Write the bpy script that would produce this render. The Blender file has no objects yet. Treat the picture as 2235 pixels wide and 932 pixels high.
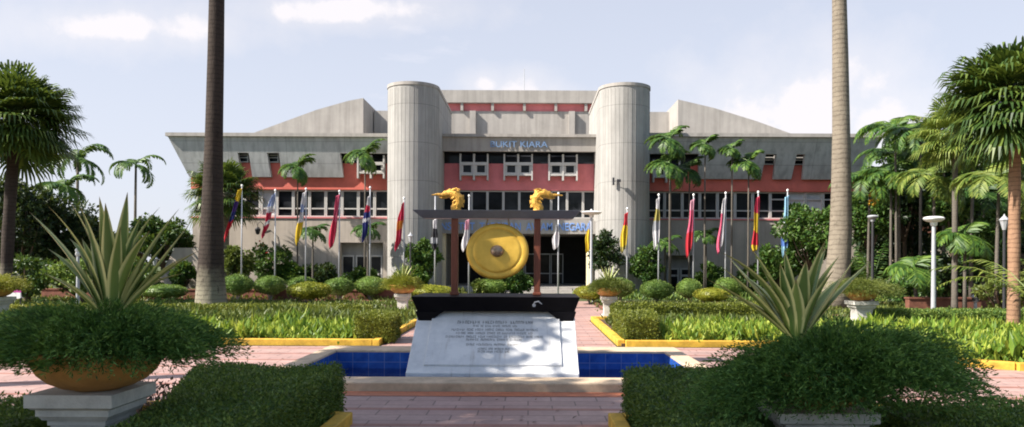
import bpy, math, random
import numpy as np
from mathutils import Vector, Matrix
R = math.radians
rng = np.random.default_rng(7)
random.seed(7)
SC = bpy.context.scene
COL = SC.collection

# ------------------------------------------------------------------ camera
F = 1614.0; CX, CY, H, ROLL = 1154.0, 573.0, 1.8, 0.0045
cam_d = bpy.data.cameras.new('camera'); cam = bpy.data.objects.new('camera', cam_d); COL.objects.link(cam)
cam_d.sensor_width = 36; cam_d.lens = F/2235*36
cam_d.shift_x = -(CX-1117.5)/2235; cam_d.shift_y = (CY-466)/2235
cam_d.clip_start = 0.1; cam_d.clip_end = 3000
cam.matrix_world = Matrix.Translation((0,0,H)) @ Matrix.Rotation(math.pi/2,4,'X') @ Matrix.Rotation(ROLL,4,'Z')
SC.camera = cam
SC.render.engine = 'CYCLES'
SC.cycles.max_bounces = 6; SC.cycles.diffuse_bounces = 3; SC.cycles.glossy_bounces = 2
SC.cycles.transparent_max_bounces = 6; SC.cycles.transmission_bounces = 3
SC.cycles.use_denoising = True
SC.cycles.filter_width = 1.9
SC.view_settings.view_transform = 'Standard'; SC.view_settings.look = 'None'
SC.view_settings.gamma = 1.0; SC.view_settings.exposure = 1.06

# ------------------------------------------------------------------ light
SUN_AZ = R(69)      # how far left of the direction back to the camera
SUN_EL = R(42)
to_sun = Vector((-math.sin(SUN_AZ)*math.cos(SUN_EL), -math.cos(SUN_AZ)*math.cos(SUN_EL), math.sin(SUN_EL)))
sd = bpy.data.lights.new('sun', 'SUN'); sun = bpy.data.objects.new('sun', sd); COL.objects.link(sun)
sd.energy = 5.0; sd.angle = R(0.6); sd.color = (1.0, 0.92, 0.82)
sun.rotation_euler = to_sun.to_track_quat('Z', 'Y').to_euler()

w = bpy.data.worlds.new('World'); SC.world = w; w.use_nodes = True
nt = w.node_tree; nt.nodes.clear(); N = nt.nodes.new; L = nt.links.new
def mth(t, op, a, b=None, c=None, clamp=False):
    n = t.nodes.new('ShaderNodeMath'); n.operation = op; n.use_clamp = clamp
    for i, x in enumerate((a, b, c)):
        if x is None: continue
        if isinstance(x, (int, float)): n.inputs[i].default_value = x
        else: t.links.new(x, n.inputs[i])
    return n.outputs[0]
out = N('ShaderNodeOutputWorld'); bg = N('ShaderNodeBackground'); bg2 = N('ShaderNodeBackground'); mixs = N('ShaderNodeMixShader')
sky = N('ShaderNodeTexSky'); sky.sky_type = 'NISHITA'; sky.sun_disc = False
sky.sun_elevation = SUN_EL; sky.sun_rotation = math.atan2(to_sun.x, to_sun.y)
sky.air_density = 1.0; sky.dust_density = 1.2
L(sky.outputs[0], bg.inputs[0]); bg.inputs[1].default_value = 0.08
tc = N('ShaderNodeTexCoord'); sp = N('ShaderNodeSeparateXYZ'); L(tc.outputs['Generated'], sp.inputs[0])
yy = mth(nt, 'MAXIMUM', sp.outputs[1], 0.05)
u = mth(nt, 'DIVIDE', sp.outputs[0], yy); v = mth(nt, 'DIVIDE', sp.outputs[2], yy)
def blob(cu, cv, ru, rv):
    a = mth(nt, 'DIVIDE', mth(nt, 'SUBTRACT', u, cu), ru); b = mth(nt, 'DIVIDE', mth(nt, 'SUBTRACT', v, cv), rv)
    d = mth(nt, 'SQRT', mth(nt, 'ADD', mth(nt, 'MULTIPLY', a, a), mth(nt, 'MULTIPLY', b, b)))
    return mth(nt, 'SUBTRACT', 1.0, d)
nz = N('ShaderNodeTexNoise'); mp = N('ShaderNodeMapping'); mp.inputs['Scale'].default_value = (3.0, 3.0, 9.0)
L(tc.outputs['Generated'], mp.inputs[0]); L(mp.outputs[0], nz.inputs[0]); nz.inputs['Scale'].default_value = 1.1; nz.inputs['Detail'].default_value = 8; nz.inputs['Roughness'].default_value = 0.55
nz2 = N('ShaderNodeTexNoise'); L(tc.outputs['Generated'], nz2.inputs[0]); nz2.inputs['Scale'].default_value = 11; nz2.inputs['Detail'].default_value = 7; nz2.inputs['Roughness'].default_value = 0.6
veil = mth(nt, 'MULTIPLY_ADD', mth(nt, 'SUBTRACT', nz.outputs[0], 0.42), 3.2, 0.0, True)
puffs = None
for cu, cv, ru, rv in ((0.395,0.20,0.22,0.155), (0.30,0.17,0.16,0.08), (0.47,0.19,0.16,0.09), (-0.01,0.225,0.13,0.045), (-0.06,0.24,0.05,0.035), (-0.55,0.315,0.30,0.055), (-0.25,0.34,0.25,0.04), (-1.6,0.3,0.5,0.2), (1.5,0.35,0.5,0.2)):
    bb = blob(cu, cv, ru, rv)
    puffs = bb if puffs is None else mth(nt, 'MAXIMUM', puffs, bb)
pf = mth(nt, 'ADD', puffs, mth(nt, 'MULTIPLY', mth(nt, 'SUBTRACT', nz2.outputs[0], 0.5), 1.5))
pf = mth(nt, 'MULTIPLY', mth(nt, 'MULTIPLY', pf, 1.35, None, True), 0.95)
hz = mth(nt, 'MULTIPLY_ADD', sp.outputs[2], -0.75, 1.10, True)          # haze is thickest near the horizon
f1 = mth(nt, 'MAXIMUM', mth(nt, 'MULTIPLY', veil, 1.0), mth(nt, 'MULTIPLY', hz, 0.82))
front = mth(nt, 'MULTIPLY_ADD', sp.outputs[1], 2.3, 0.24, True)         # the haze lies beyond the building; overhead and behind it is clearer
fac = mth(nt, 'MULTIPLY', mth(nt, 'MAXIMUM', f1, pf, None, True), front)
cr = N('ShaderNodeMix'); cr.data_type = 'RGBA'; L(pf, cr.inputs[0])
cr.inputs[6].default_value = (0.395, 0.407, 0.462, 1); cr.inputs[7].default_value = (0.50, 0.478, 0.49, 1)
L(cr.outputs[2], bg2.inputs[0]); bg2.inputs[1].default_value = 1.0
L(fac, mixs.inputs[0]); L(bg.outputs[0], mixs.inputs[1]); L(bg2.outputs[0], mixs.inputs[2]); L(mixs.outputs[0], out.inputs[0])

# ------------------------------------------------------------------ photo pixel -> place, at a known distance
def unroll(px, py):
    dx, dy = px-CX, py-CY
    return dx+ROLL*dy, dy-ROLL*dx
def W(px, py, Y):
    dx, dy = unroll(px, py); s = F/Y
    return Vector((dx/s, Y, H-dy/s))
def G(px, py, z=0.0):
    dx, dy = unroll(px, py); Y = F*(H-z)/dy
    return Vector((dx*Y/F, Y, z))

# ------------------------------------------------------------------ materials
MATS = {}
def newmat(name):
    m = bpy.data.materials.new(name); m.use_nodes = True; m.node_tree.nodes.clear(); return m, m.node_tree
def ramp(t, src, stops):
    r = t.nodes.new('ShaderNodeValToRGB'); t.links.new(src, r.inputs[0])
    el = r.color_ramp.elements
    while len(el) < len(stops): el.new(0.5)
    for e, (p, c) in zip(el, stops): e.position = p; e.color = (*c, 1)
    return r.outputs[0]
def noise(t, scale, detail=4, rough=0.6, vec=None, stretch=None):
    n = t.nodes.new('ShaderNodeTexNoise'); n.inputs['Scale'].default_value = scale; n.inputs['Detail'].default_value = detail; n.inputs['Roughness'].default_value = rough
    if vec is None:
        c = t.nodes.new('ShaderNodeTexCoord'); vec = c.outputs['Object']
    if stretch:
        mpn = t.nodes.new('ShaderNodeMapping'); mpn.inputs['Scale'].default_value = stretch; t.links.new(vec, mpn.inputs[0]); vec = mpn.outputs[0]
    t.links.new(vec, n.inputs[0]); return n.outputs[0]
def mixc(t, fac, a, b, mode='MIX'):
    n = t.nodes.new('ShaderNodeMix'); n.data_type = 'RGBA'; n.blend_type = mode
    for i, x in ((0, fac), (6, a), (7, b)):
        if isinstance(x, (int, float)): n.inputs[i].default_value = x
        elif isinstance(x, tuple): n.inputs[i].default_value = (*x, 1)
        else: t.links.new(x, n.inputs[i])
    return n.outputs[2]
def finish(t, col, rough=0.8, metal=0.0, bump=None, bstr=0.2, spec=0.4, bdist=0.01):
    o = t.nodes.new('ShaderNodeOutputMaterial'); p = t.nodes.new('ShaderNodeBsdfPrincipled')
    if isinstance(col, tuple): p.inputs['Base Color'].default_value = (*col, 1)
    else: t.links.new(col, p.inputs['Base Color'])
    if isinstance(rough, (int, float)): p.inputs['Roughness'].default_value = rough
    else: t.links.new(rough, p.inputs['Roughness'])
    p.inputs['Metallic'].default_value = metal; p.inputs['Specular IOR Level'].default_value = spec
    if bump is not None:
        b = t.nodes.new('ShaderNodeBump'); b.inputs['Strength'].default_value = bstr; b.inputs['Distance'].default_value = bdist
        t.links.new(bump, b.inputs['Height']); t.links.new(b.outputs[0], p.inputs['Normal'])
    t.links.new(p.outputs[0], o.inputs[0])
def rough_mat(name, c, var=0.25, scale=3, rough=0.8, metal=0, bump=0.2, stretch=None, spec=0.4):
    m, t = newmat(name)
    n = noise(t, scale, 6, 0.65, None, stretch); n2 = noise(t, scale*9, 3)
    lo = tuple(x*(1-var) for x in c); hi = tuple(min(1, x*(1+var)) for x in c)
    col = ramp(t, n, [(0.3, lo), (0.7, hi)])
    finish(t, col, rough, metal, n2, bump, spec); MATS[name] = m; return m
def leaf_mat(name, dark, mid, light, trans=0.3, rough=0.45, big=1.2):
    m, t = newmat(name)
    g = t.nodes.new('ShaderNodeNewGeometry'); ob = t.nodes.new('ShaderNodeObjectInfo')
    n = noise(t, big, 3)
    f = mth(t, 'ADD', mth(t, 'MULTIPLY', g.outputs['Random Per Island'], 0.6), mth(t, 'MULTIPLY', n, 0.55))
    f = mth(t, 'ADD', f, mth(t, 'MULTIPLY', mth(t, 'SUBTRACT', ob.outputs['Random'], 0.5), 0.16))
    col = ramp(t, f, [(0.2, dark), (0.55, mid), (0.9, light)])
    o = t.nodes.new('ShaderNodeOutputMaterial'); p = t.nodes.new('ShaderNodeBsdfPrincipled'); tr = t.nodes.new('ShaderNodeBsdfTranslucent'); mx = t.nodes.new('ShaderNodeMixShader')
    t.links.new(col, p.inputs['Base Color']); p.inputs['Roughness'].default_value = rough; p.inputs['Specular IOR Level'].default_value = 0.35
    tcx = mixc(t, 0.5, col, (0.16, 0.20, 0.02)); t.links.new(tcx, tr.inputs[0])
    mx.inputs[0].default_value = trans; t.links.new(p.outputs[0], mx.inputs[1]); t.links.new(tr.outputs[0], mx.inputs[2]); t.links.new(mx.outputs[0], o.inputs[0])
    MATS[name] = m; return m

def concrete(name, c, streak=0.25, panel=None):
    m, t = newmat(name); tc = t.nodes.new('ShaderNodeTexCoord'); v = tc.outputs['Object']
    n = noise(t, 0.9, 7, 0.7, v); st = noise(t, 1.0, 6, 0.6, v, (3.5, 3.5, 0.16)); fine = noise(t, 30, 3, 0.6, v)
    col = ramp(t, n, [(0.3, tuple(x*0.86 for x in c)), (0.7, tuple(x*1.08 for x in c))])
    dk = ramp(t, st, [(0.36, (1-streak*1.3,)*3), (0.56, (1, 1, 1))])
    col = mixc(t, 1.0, col, dk, 'MULTIPLY')
    hgt = fine
    if panel:
        s = t.nodes.new('ShaderNodeSeparateXYZ'); t.links.new(v, s.inputs[0])
        for axis, per in panel:
            fr = mth(t, 'FRACT', mth(t, 'DIVIDE', s.outputs[axis], per))
            ln = mth(t, 'LESS_THAN', fr, 0.035/per)
            col = mixc(t, mth(t, 'MULTIPLY', ln, 0.45), col, tuple(x*0.35 for x in c))
            hgt = mth(t, 'SUBTRACT', hgt, ln)
    finish(t, col, 0.88, 0, hgt, 0.35, 0.25); MATS[name] = m; return m

concrete('concrete', (0.44, 0.425, 0.40), 0.12, [(2, 2.05)])
concrete('tower_concrete', (0.385, 0.378, 0.36), 0.20, [(2, 2.05)])
concrete('beige_wall', (0.46, 0.405, 0.35), 0.14)
concrete('roof_concrete', (0.40, 0.378, 0.352), 0.14)
concrete('panel_concrete', (0.47, 0.475, 0.465), 0.2, [(0, 3.4), (2, 1.25)])
rough_mat('red_paint', (0.64, 0.155, 0.115), 0.15, 1.2, 0.75)
rough_mat('pink_paint', (0.66, 0.20, 0.21), 0.12, 1.2, 0.75)
rough_mat('frame_paint', (0.52, 0.51, 0.49), 0.1, 2, 0.5)
rough_mat('white_stone', (0.55, 0.53, 0.48), 0.22, 5, 0.8, 0, 0.4)
rough_mat('pool_stone', (0.56, 0.43, 0.30), 0.25, 4, 0.75, 0, 0.3)
rough_mat('yellow_kerb', (0.60, 0.36, 0.045), 0.42, 3.5, 0.75, 0, 0.4)
rough_mat('terracotta', (0.46, 0.24, 0.07), 0.28, 4, 0.6, 0, 0.3)
rough_mat('black_stone', (0.006, 0.0055, 0.007), 0.3, 4, 0.45, 0, 0.1, None, 0.08)
rough_mat('slate_paint', (0.13, 0.155, 0.19), 0.15, 4, 0.45)
rough_mat('red_wood', (0.17, 0.05, 0.028), 0.3, 8, 0.45, 0, 0.2, (6, 6, 0.6))
rough_mat('gold_carving', (0.60, 0.33, 0.055), 0.4, 22, 0.45, 0.35, 0.6)
rough_mat('rope', (0.35, 0.27, 0.16), 0.2, 20)
rough_mat('pale_metal', (0.44, 0.46, 0.49), 0.12, 3, 0.45, 0.2)
rough_mat('dark_metal', (0.05, 0.05, 0.055), 0.2, 4, 0.5, 0.3)
rough_mat('lamp_white', (0.82, 0.83, 0.82), 0.05, 3, 0.35)
rough_mat('brick_wall', (0.17, 0.07, 0.045), 0.35, 5, 0.85)
rough_mat('dark_room', (0.02, 0.02, 0.022), 0.3, 2, 0.8)  # near black: shade of the porch and rooms put into the colour
rough_mat('letter_blue', (0.20, 0.31, 0.50), 0.1, 5, 0.4)
rough_mat('letter_pale', (0.22, 0.38, 0.78), 0.1, 5, 0.4)
rough_mat('letter_dark', (0.20, 0.19, 0.18), 0.5, 7, 0.6)
rough_mat('curtain', (0.55, 0.55, 0.56), 0.2, 1.5, 0.8)
rough_mat('column_paint', (0.62, 0.53, 0.36), 0.12, 2, 0.7)
rough_mat('magenta_panel', (0.5, 0.06, 0.3), 0.1, 5, 0.5)
rough_mat('far_wall', (0.55, 0.45, 0.33), 0.2, 1, 0.85)
rough_mat('soil', (0.085, 0.05, 0.032), 0.4, 5, 0.95, 0, 0.6)
rough_mat('bark_dark', (0.09, 0.065, 0.045), 0.4, 6, 0.9, 0, 0.6, (4, 4, 0.8))
rough_mat('stem_grey', (0.25, 0.23, 0.19), 0.3, 8, 0.85)
rough_mat('flower_red', (0.55, 0.04, 0.03), 0.3, 8, 0.6)
def ringbark(name, c, dark, period, lichen=0.5, low=None, lowc=None):
    m, t = newmat(name); tc = t.nodes.new('ShaderNodeTexCoord'); v = tc.outputs['Object']
    s = t.nodes.new('ShaderNodeSeparateXYZ'); t.links.new(v, s.inputs[0])
    nn = noise(t, 3.0, 4, 0.6, v, (1, 1, 3)); z = mth(t, 'ADD', s.outputs[2], mth(t, 'MULTIPLY', nn, period*1.2))
    fr = mth(t, 'FRACT', mth(t, 'DIVIDE', z, period)); ring = mth(t, 'LESS_THAN', fr, 0.22)
    n = noise(t, 2.2, 7, 0.7, v); n3 = noise(t, 9, 4, 0.7, v, (1, 1, 0.35))
    col = ramp(t, n, [(0.3, tuple(x*0.65 for x in c)), (0.68, c)])
    col = mixc(t, mth(t, 'MULTIPLY', ring, 0.55), col, dark)
    if low:      # paler foot of the trunk: lichen, plus sunlight put into the colour
        pt = noise(t, 1.6, 6, 0.7, v, (1, 1, 0.6)); zf = mth(t, 'ADD', s.outputs[2], mth(t, 'MULTIPLY', pt, 2.0))
        col = mixc(t, ramp(t, mth(t, 'DIVIDE', zf, low*2), [(0.42, (1, 1, 1)), (0.66, (0, 0, 0))]), col, mixc(t, mth(t, 'MULTIPLY', ring, 0.3), lowc, dark))
    spots = mth(t, 'GREATER_THAN', n3, 0.62); col = mixc(t, mth(t, 'MULTIPLY', spots, lichen), col, tuple(x*0.45 for x in c))
    finish(t, col, 0.9, 0, mth(t, 'SUBTRACT', n3, mth(t, 'MULTIPLY', ring, 0.6)), 0.7, 0.2, 0.03); MATS[name] = m
ringbark('royal_bark', (0.26, 0.225, 0.175), (0.11, 0.09, 0.07), 0.19, 0.6)
ringbark('royal_bark_dark_shaded', (0.060, 0.047, 0.040), (0.024, 0.019, 0.017), 0.15, 0.6, 2.0, (0.24, 0.22, 0.165))  # dark bark, with the crown's shade put into the upper trunk colour
ringbark('orange_bark', (0.36, 0.215, 0.135), (0.13, 0.07, 0.045), 0.12, 0.3)
ringbark('thin_bark', (0.15, 0.135, 0.115), (0.14, 0.12, 0.10), 0.10, 0.3)

leaf_mat('leaf_fan', (0.018, 0.050, 0.013), (0.050, 0.100, 0.020), (0.15, 0.21, 0.035), 0.3)
leaf_mat('leaf_feather', (0.025, 0.075, 0.018), (0.065, 0.15, 0.026), (0.17, 0.27, 0.04), 0.34)
leaf_mat('leaf_pale', (0.07, 0.13, 0.025), (0.17, 0.24, 0.045), (0.32, 0.36, 0.08), 0.35)
leaf_mat('leaf_dark', (0.008, 0.020, 0.008), (0.018, 0.042, 0.014), (0.045, 0.085, 0.022), 0.2)
leaf_mat('leaf_tree', (0.018, 0.055, 0.012), (0.045, 0.11, 0.02), (0.12, 0.21, 0.04), 0.3)
leaf_mat('leaf_hedge', (0.03, 0.075, 0.018), (0.095, 0.175, 0.036), (0.26, 0.34, 0.07), 0.3, 0.45, 5.0)
leaf_mat('leaf_hedge_sun', (0.06, 0.085, 0.015), (0.14, 0.17, 0.022), (0.26, 0.28, 0.04), 0.25)
leaf_mat('leaf_topiary', (0.07, 0.14, 0.03), (0.15, 0.25, 0.05), (0.28, 0.36, 0.08), 0.3)
leaf_mat('leaf_yellow', (0.12, 0.16, 0.015), (0.26, 0.28, 0.03), (0.42, 0.38, 0.05), 0.3)
leaf_mat('leaf_lime', (0.05, 0.12, 0.02), (0.18, 0.30, 0.035), (0.46, 0.52, 0.08), 0.4, 0.45, 1.4)
leaf_mat('leaf_olive', (0.05, 0.08, 0.02), (0.11, 0.15, 0.03), (0.21, 0.24, 0.05), 0.3)
leaf_mat('leaf_fern', (0.026, 0.085, 0.020), (0.085, 0.205, 0.042), (0.25, 0.42, 0.10), 0.35, 0.5, 7.0)
leaf_mat('leaf_croton', (0.05, 0.03, 0.03), (0.12, 0.07, 0.055), (0.34, 0.19, 0.16), 0.2)
# agave: green middle, cream edges (leaf coordinates come from the mesh UVs)
m, t = newmat('agave_leaf'); uvn = t.nodes.new('ShaderNodeTexCoord'); s = t.nodes.new('ShaderNodeSeparateXYZ'); t.links.new(uvn.outputs['UV'], s.inputs[0])
edge = mth(t, 'MULTIPLY', mth(t, 'ABSOLUTE', mth(t, 'SUBTRACT', s.outputs[0], 0.5)), 2.0)
nn = noise(t, 1.0, 4, 0.6, uvn.outputs['UV'], (26, 0.8, 1)); e2 = mth(t, 'ADD', edge, mth(t, 'MULTIPLY', mth(t, 'SUBTRACT', nn, 0.5), 0.8))
gi = t.nodes.new('ShaderNodeNewGeometry'); gcol = ramp(t, gi.outputs['Random Per Island'], [(0, (0.085, 0.16, 0.035)), (1, (0.23, 0.31, 0.07))])
col = mixc(t, ramp(t, e2, [(0.52, (0, 0, 0)), (0.74, (1, 1, 1))]), gcol, (0.66, 0.65, 0.26))
col = mixc(t, ramp(t, s.outputs[1], [(0.90, (0, 0, 0)), (1.0, (1, 1, 1))]), col, (0.22, 0.15, 0.06))
finish(t, col, 0.42, 0, nn, 0.15, 0.5); MATS['agave_leaf'] = m
# glass
m, t = newmat('window_glass'); n = noise(t, 0.7, 3, 0.5, None, (1, 1, 1.6))
col = ramp(t, n, [(0.35, (0.006, 0.007, 0.009)), (0.7, (0.035, 0.038, 0.045))]); finish(t, col, 0.12, 0, None, 0, 0.12); MATS['window_glass'] = m
# gong gold
m, t = newmat('gong_gold'); n = noise(t, 5, 5); n2 = noise(t, 60, 3)
col = ramp(t, n, [(0.3, (0.60, 0.36, 0.045)), (0.7, (0.78, 0.50, 0.08))]); rr = mth(t, 'MULTIPLY_ADD', n, 0.25, 0.25)
finish(t, col, rr, 0.35, n2, 0.05, 0.5); MATS['gong_gold'] = m
rough_mat('boss_metal', (0.30, 0.23, 0.17), 0.25, 10, 0.35, 0.6)
# marble
m, t = newmat('marble'); n = noise(t, 2.5, 9, 0.7, None, (1, 1, 1)); st = noise(t, 2, 6, 0.7, None, (7, 0.6, 0.6)); sp2 = noise(t, 7, 6, 0.7)
col = ramp(t, n, [(0.35, (0.62, 0.63, 0.64)), (0.6, (0.78, 0.78, 0.775))]); col = mixc(t, ramp(t, st, [(0.58, (0, 0, 0)), (0.74, (0.5, 0.5, 0.5))]), col, (0.30, 0.24, 0.18))
col = mixc(t, ramp(t, sp2, [(0.62, (0, 0, 0)), (0.75, (0.5,)*3)]), col, (0.34, 0.34, 0.35))
finish(t, col, 0.35, 0, n, 0.05, 0.5); MATS['marble'] = m
# blue pool tiles
m, t = newmat('pool_tile'); tc = t.nodes.new('ShaderNodeTexCoord'); s = t.nodes.new('ShaderNodeSeparateXYZ'); t.links.new(tc.outputs['Object'], s.inputs[0])
lines = None
for ax, per in ((0, 0.3), (1, 0.3), (2, 0.3)):
    g = mth(t, 'LESS_THAN', mth(t, 'FRACT', mth(t, 'DIVIDE', mth(t, 'ADD', s.outputs[ax], 0.111), per)), 0.05)
    lines = g if lines is None else mth(t, 'MAXIMUM', lines, g)
n = noise(t, 6, 4); col = ramp(t, n, [(0.3, (0.015, 0.07, 0.34)), (0.7, (0.035, 0.14, 0.52))]); col = mixc(t, mth(t, 'MULTIPLY', lines, 0.5), col, (0.25, 0.33, 0.5))
finish(t, col, 0.25, 0, None, 0, 0.5); MATS['pool_tile'] = m
# water
m, t = newmat('pool_water'); o = t.nodes.new('ShaderNodeOutputMaterial'); gl = t.nodes.new('ShaderNodeBsdfGlossy'); gl.inputs['Roughness'].default_value = 0.03
trn = t.nodes.new('ShaderNodeBsdfTransparent'); trn.inputs[0].default_value = (0.7, 0.82, 0.95, 1); fr = t.nodes.new('ShaderNodeFresnel'); fr.inputs[0].default_value = 1.33
bm_ = t.nodes.new('ShaderNodeBump'); bm_.inputs['Strength'].default_value = 0.12; bm_.inputs['Distance'].default_value = 0.02; t.links.new(noise(t, 7, 3), bm_.inputs['Height'])
t.links.new(bm_.outputs[0], gl.inputs['Normal']); t.links.new(bm_.outputs[0], fr.inputs['Normal']); mx = t.nodes.new('ShaderNodeMixShader')
t.links.new(fr.outputs[0], mx.inputs[0]); t.links.new(trn.outputs[0], mx.inputs[1]); t.links.new(gl.outputs[0], mx.inputs[2]); t.links.new(mx.outputs[0], o.inputs[0]); MATS['pool_water'] = m
# paving
m, t = newmat('pink_paving'); tc = t.nodes.new('ShaderNodeTexCoord'); v = tc.outputs['Object']; s = t.nodes.new('ShaderNodeSeparateXYZ'); t.links.new(v, s.inputs[0])
br = t.nodes.new('ShaderNodeTexBrick'); t.links.new(v, br.inputs[0]); br.offset = 0.5; br.inputs['Scale'].default_value = 1.0
br.inputs['Brick Width'].default_value = 0.6; br.inputs['Row Height'].default_value = 0.3; br.inputs['Mortar Size'].default_value = 0.011; br.inputs['Mortar Smooth'].default_value = 0.3
br.inputs['Color1'].default_value = (0.50, 0.345, 0.315, 1); br.inputs['Color2'].default_value = (0.44, 0.29, 0.265, 1); br.inputs['Mortar'].default_value = (0.22, 0.15, 0.14, 1)
band = mth(t, 'LESS_THAN', mth(t, 'FRACT', mth(t, 'DIVIDE', mth(t, 'SUBTRACT', s.outputs[1], 0.0), 0.9)), 0.14)
col = mixc(t, mth(t, 'MULTIPLY', band, 0.7), br.outputs[0], (0.33, 0.115, 0.075))
n = noise(t, 1.3, 7, 0.7, v); col = mixc(t, 1.0, col, ramp(t, n, [(0.3, (0.72, 0.70, 0.70)), (0.65, (1.05, 1.02, 1.0))]), 'MULTIPLY')
n2 = noise(t, 14, 5, 0.7, v); col = mixc(t, 1.0, col, ramp(t, n2, [(0.3, (0.82,)*3), (0.6, (1, 1, 1))]), 'MULTIPLY')
finish(t, col, 0.55, 0, br.outputs['Fac'], -0.25, 0.35); MATS['pink_paving'] = m
rough_mat('edge_tile', (0.50, 0.17, 0.085), 0.25, 6, 0.6)
# ground: soil and grass
m, t = newmat('ground_grass'); n = noise(t, 0.35, 8, 0.7); n2 = noise(t, 18, 4, 0.7)
col = ramp(t, n, [(0.35, (0.045, 0.065, 0.02)), (0.55, (0.075, 0.10, 0.028)), (0.7, (0.11, 0.085, 0.045))]); col = mixc(t, 1.0, col, ramp(t, n2, [(0.3, (0.6,)*3), (0.7, (1.25,)*3)]), 'MULTIPLY')
finish(t, col, 0.95, 0, n2, 0.6); MATS['ground_grass'] = m

# ------------------------------------------------------------------ mesh and naming helpers
class MB:
    def __init__(s): s.v = []; s.f = []; s.mi = []; s.uv = None
    def quad(s, a, b, c, d, mi=0):
        k = len(s.v); s.v += [tuple(a), tuple(b), tuple(c), tuple(d)]; s.f.append((k, k+1, k+2, k+3)); s.mi.append(mi); return s
    def box(s, x0, x1, y0, y1, z0, z1, mi=0):
        k = len(s.v); s.v += [(x, y, z) for z in (z0, z1) for y in (y0, y1) for x in (x0, x1)]
        for q in ((0,2,3,1), (4,5,7,6), (0,1,5,4), (2,6,7,3), (0,4,6,2), (1,3,7,5)): s.f.append(tuple(k+i for i in q)); s.mi.append(mi)
        return s
    def hexa(s, pts, mi=0):       # 4 bottom, 4 top
        k = len(s.v); s.v += [tuple(p) for p in pts]
        for q in ((3,2,1,0), (4,5,6,7), (0,1,5,4), (1,2,6,5), (2,3,7,6), (3,0,4,7)): s.f.append(tuple(k+i for i in q)); s.mi.append(mi)
        return s
    def prism(s, poly, z0, z1, mi=0, axis='z'):
        k = len(s.v); n = len(poly)
        for z in (z0, z1):
            for a, b in poly: s.v.append((a, b, z) if axis == 'z' else ((a, z, b) if axis == 'y' else (z, a, b)))
        s.f.append(tuple(k+i for i in range(n))[::-1]); s.f.append(tuple(k+n+i for i in range(n))); s.mi += [mi, mi]
        for i in range(n): j = (i+1) % n; s.f.append((k+i, k+j, k+n+j, k+n+i)); s.mi.append(mi)
        return s
    def lathe(s, prof, c=(0,0,0), seg=32, mi=0, axis='z', sx=1.0, cap=True):
        k = len(s.v)
        for r, h in prof:
            for i in range(seg):
                a = 2*math.pi*i/seg; x, y = r*math.cos(a)*sx, r*math.sin(a)
                s.v.append((c[0]+x, c[1]+y, c[2]+h) if axis == 'z' else (c[0]+x, c[1]-h, c[2]+y))
        for j in range(len(prof)-1):
            for i in range(seg):
                i2 = (i+1) % seg; s.f.append((k+j*seg+i, k+j*seg+i2, k+(j+1)*seg+i2, k+(j+1)*seg+i)); s.mi.append(mi)
        if cap:
            s.f.append(tuple(k+i for i in range(seg))[::-1]); s.f.append(tuple(k+(len(prof)-1)*seg+i for i in range(seg))); s.mi += [mi, mi]
        return s
    def tube(s, pts, rad, seg=10, mi=0):
        pts = [Vector(p) for p in pts]; k = len(s.v); n = len(pts)
        if isinstance(rad, (int, float)): rad = [rad]*n
        ref = None
        for i, p in enumerate(pts):
            d = (pts[min(i+1, n-1)]-pts[max(i-1, 0)]).normalized()
            if ref is None: ref = Vector((1, 0, 0)) if abs(d.x) < 0.8 else Vector((0, 1, 0))
            a = (ref-d*ref.dot(d)).normalized(); b = d.cross(a); ref = a
            for q in range(seg):
                an = 2*math.pi*q/seg; s.v.append(tuple(p+(a*math.cos(an)+b*math.sin(an))*rad[i]))
        for j in range(n-1):
            for q in range(seg):
                q2 = (q+1) % seg; s.f.append((k+j*seg+q, k+j*seg+q2, k+(j+1)*seg+q2, k+(j+1)*seg+q)); s.mi.append(mi)
        s.f.append(tuple(k+q for q in range(seg))[::-1]); s.f.append(tuple(k+(n-1)*seg+q for q in range(seg))); s.mi += [mi, mi]
        return s
    def np_quads(s, Q, mi=0):
        k = len(s.v); n = len(Q); s.v += [tuple(p) for p in np.asarray(Q).reshape(-1, 3).tolist()]
        s.f += [(k+4*i, k+4*i+1, k+4*i+2, k+4*i+3) for i in range(n)]; s.mi += [mi]*n; return s
    def build(s, name, mats, parent=None, off=(0,0,0), smooth=False):
        me = bpy.data.meshes.new(name)
        if any(off): s.v = [(a-off[0], b-off[1], c-off[2]) for a, b, c in s.v]
        me.from_pydata(s.v, [], s.f)
        if isinstance(mats, str): mats = [mats]
        for q in mats: me.materials.append(MATS[q])
        if len(mats) > 1: me.polygons.foreach_set('material_index', s.mi)
        if smooth: me.polygons.foreach_set('use_smooth', [True]*len(me.polygons))
        if s.uv is not None:
            ul = me.uv_layers.new(name='UVMap'); ul.data.foreach_set('uv', np.asarray(s.uv, dtype=np.float32).ravel())
        me.update()
        o = bpy.data.objects.new(name, me); COL.objects.link(o)
        if parent is not None: o.parent = parent
        return o
def autosmooth(o, ang=40):
    me = o.data; me.polygons.foreach_set('use_smooth', [True]*len(me.polygons))
    try: me.set_sharp_from_angle(angle=R(ang))
    except Exception: pass
    return o
def bevel(o, wd=0.01, seg=2):
    b = o.modifiers.new('bevel', 'BEVEL'); b.width = wd; b.segments = seg; b.limit_method = 'ANGLE'; return o
def tag(o, label, cat, group=None, kind=None):
    if label: o['label'] = label
    if cat: o['category'] = cat
    if group: o['group'] = group
    if kind: o['kind'] = kind
    return o
def thing(name, label, cat, loc=(0,0,0), group=None, rz=0):
    o = bpy.data.objects.new(name, None); COL.objects.link(o); o.location = loc; o.rotation_euler = (0,0,rz); o.empty_display_size = 0.2
    return tag(o, label, cat, group)
def structure(o): o['kind'] = 'structure'; return o
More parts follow.
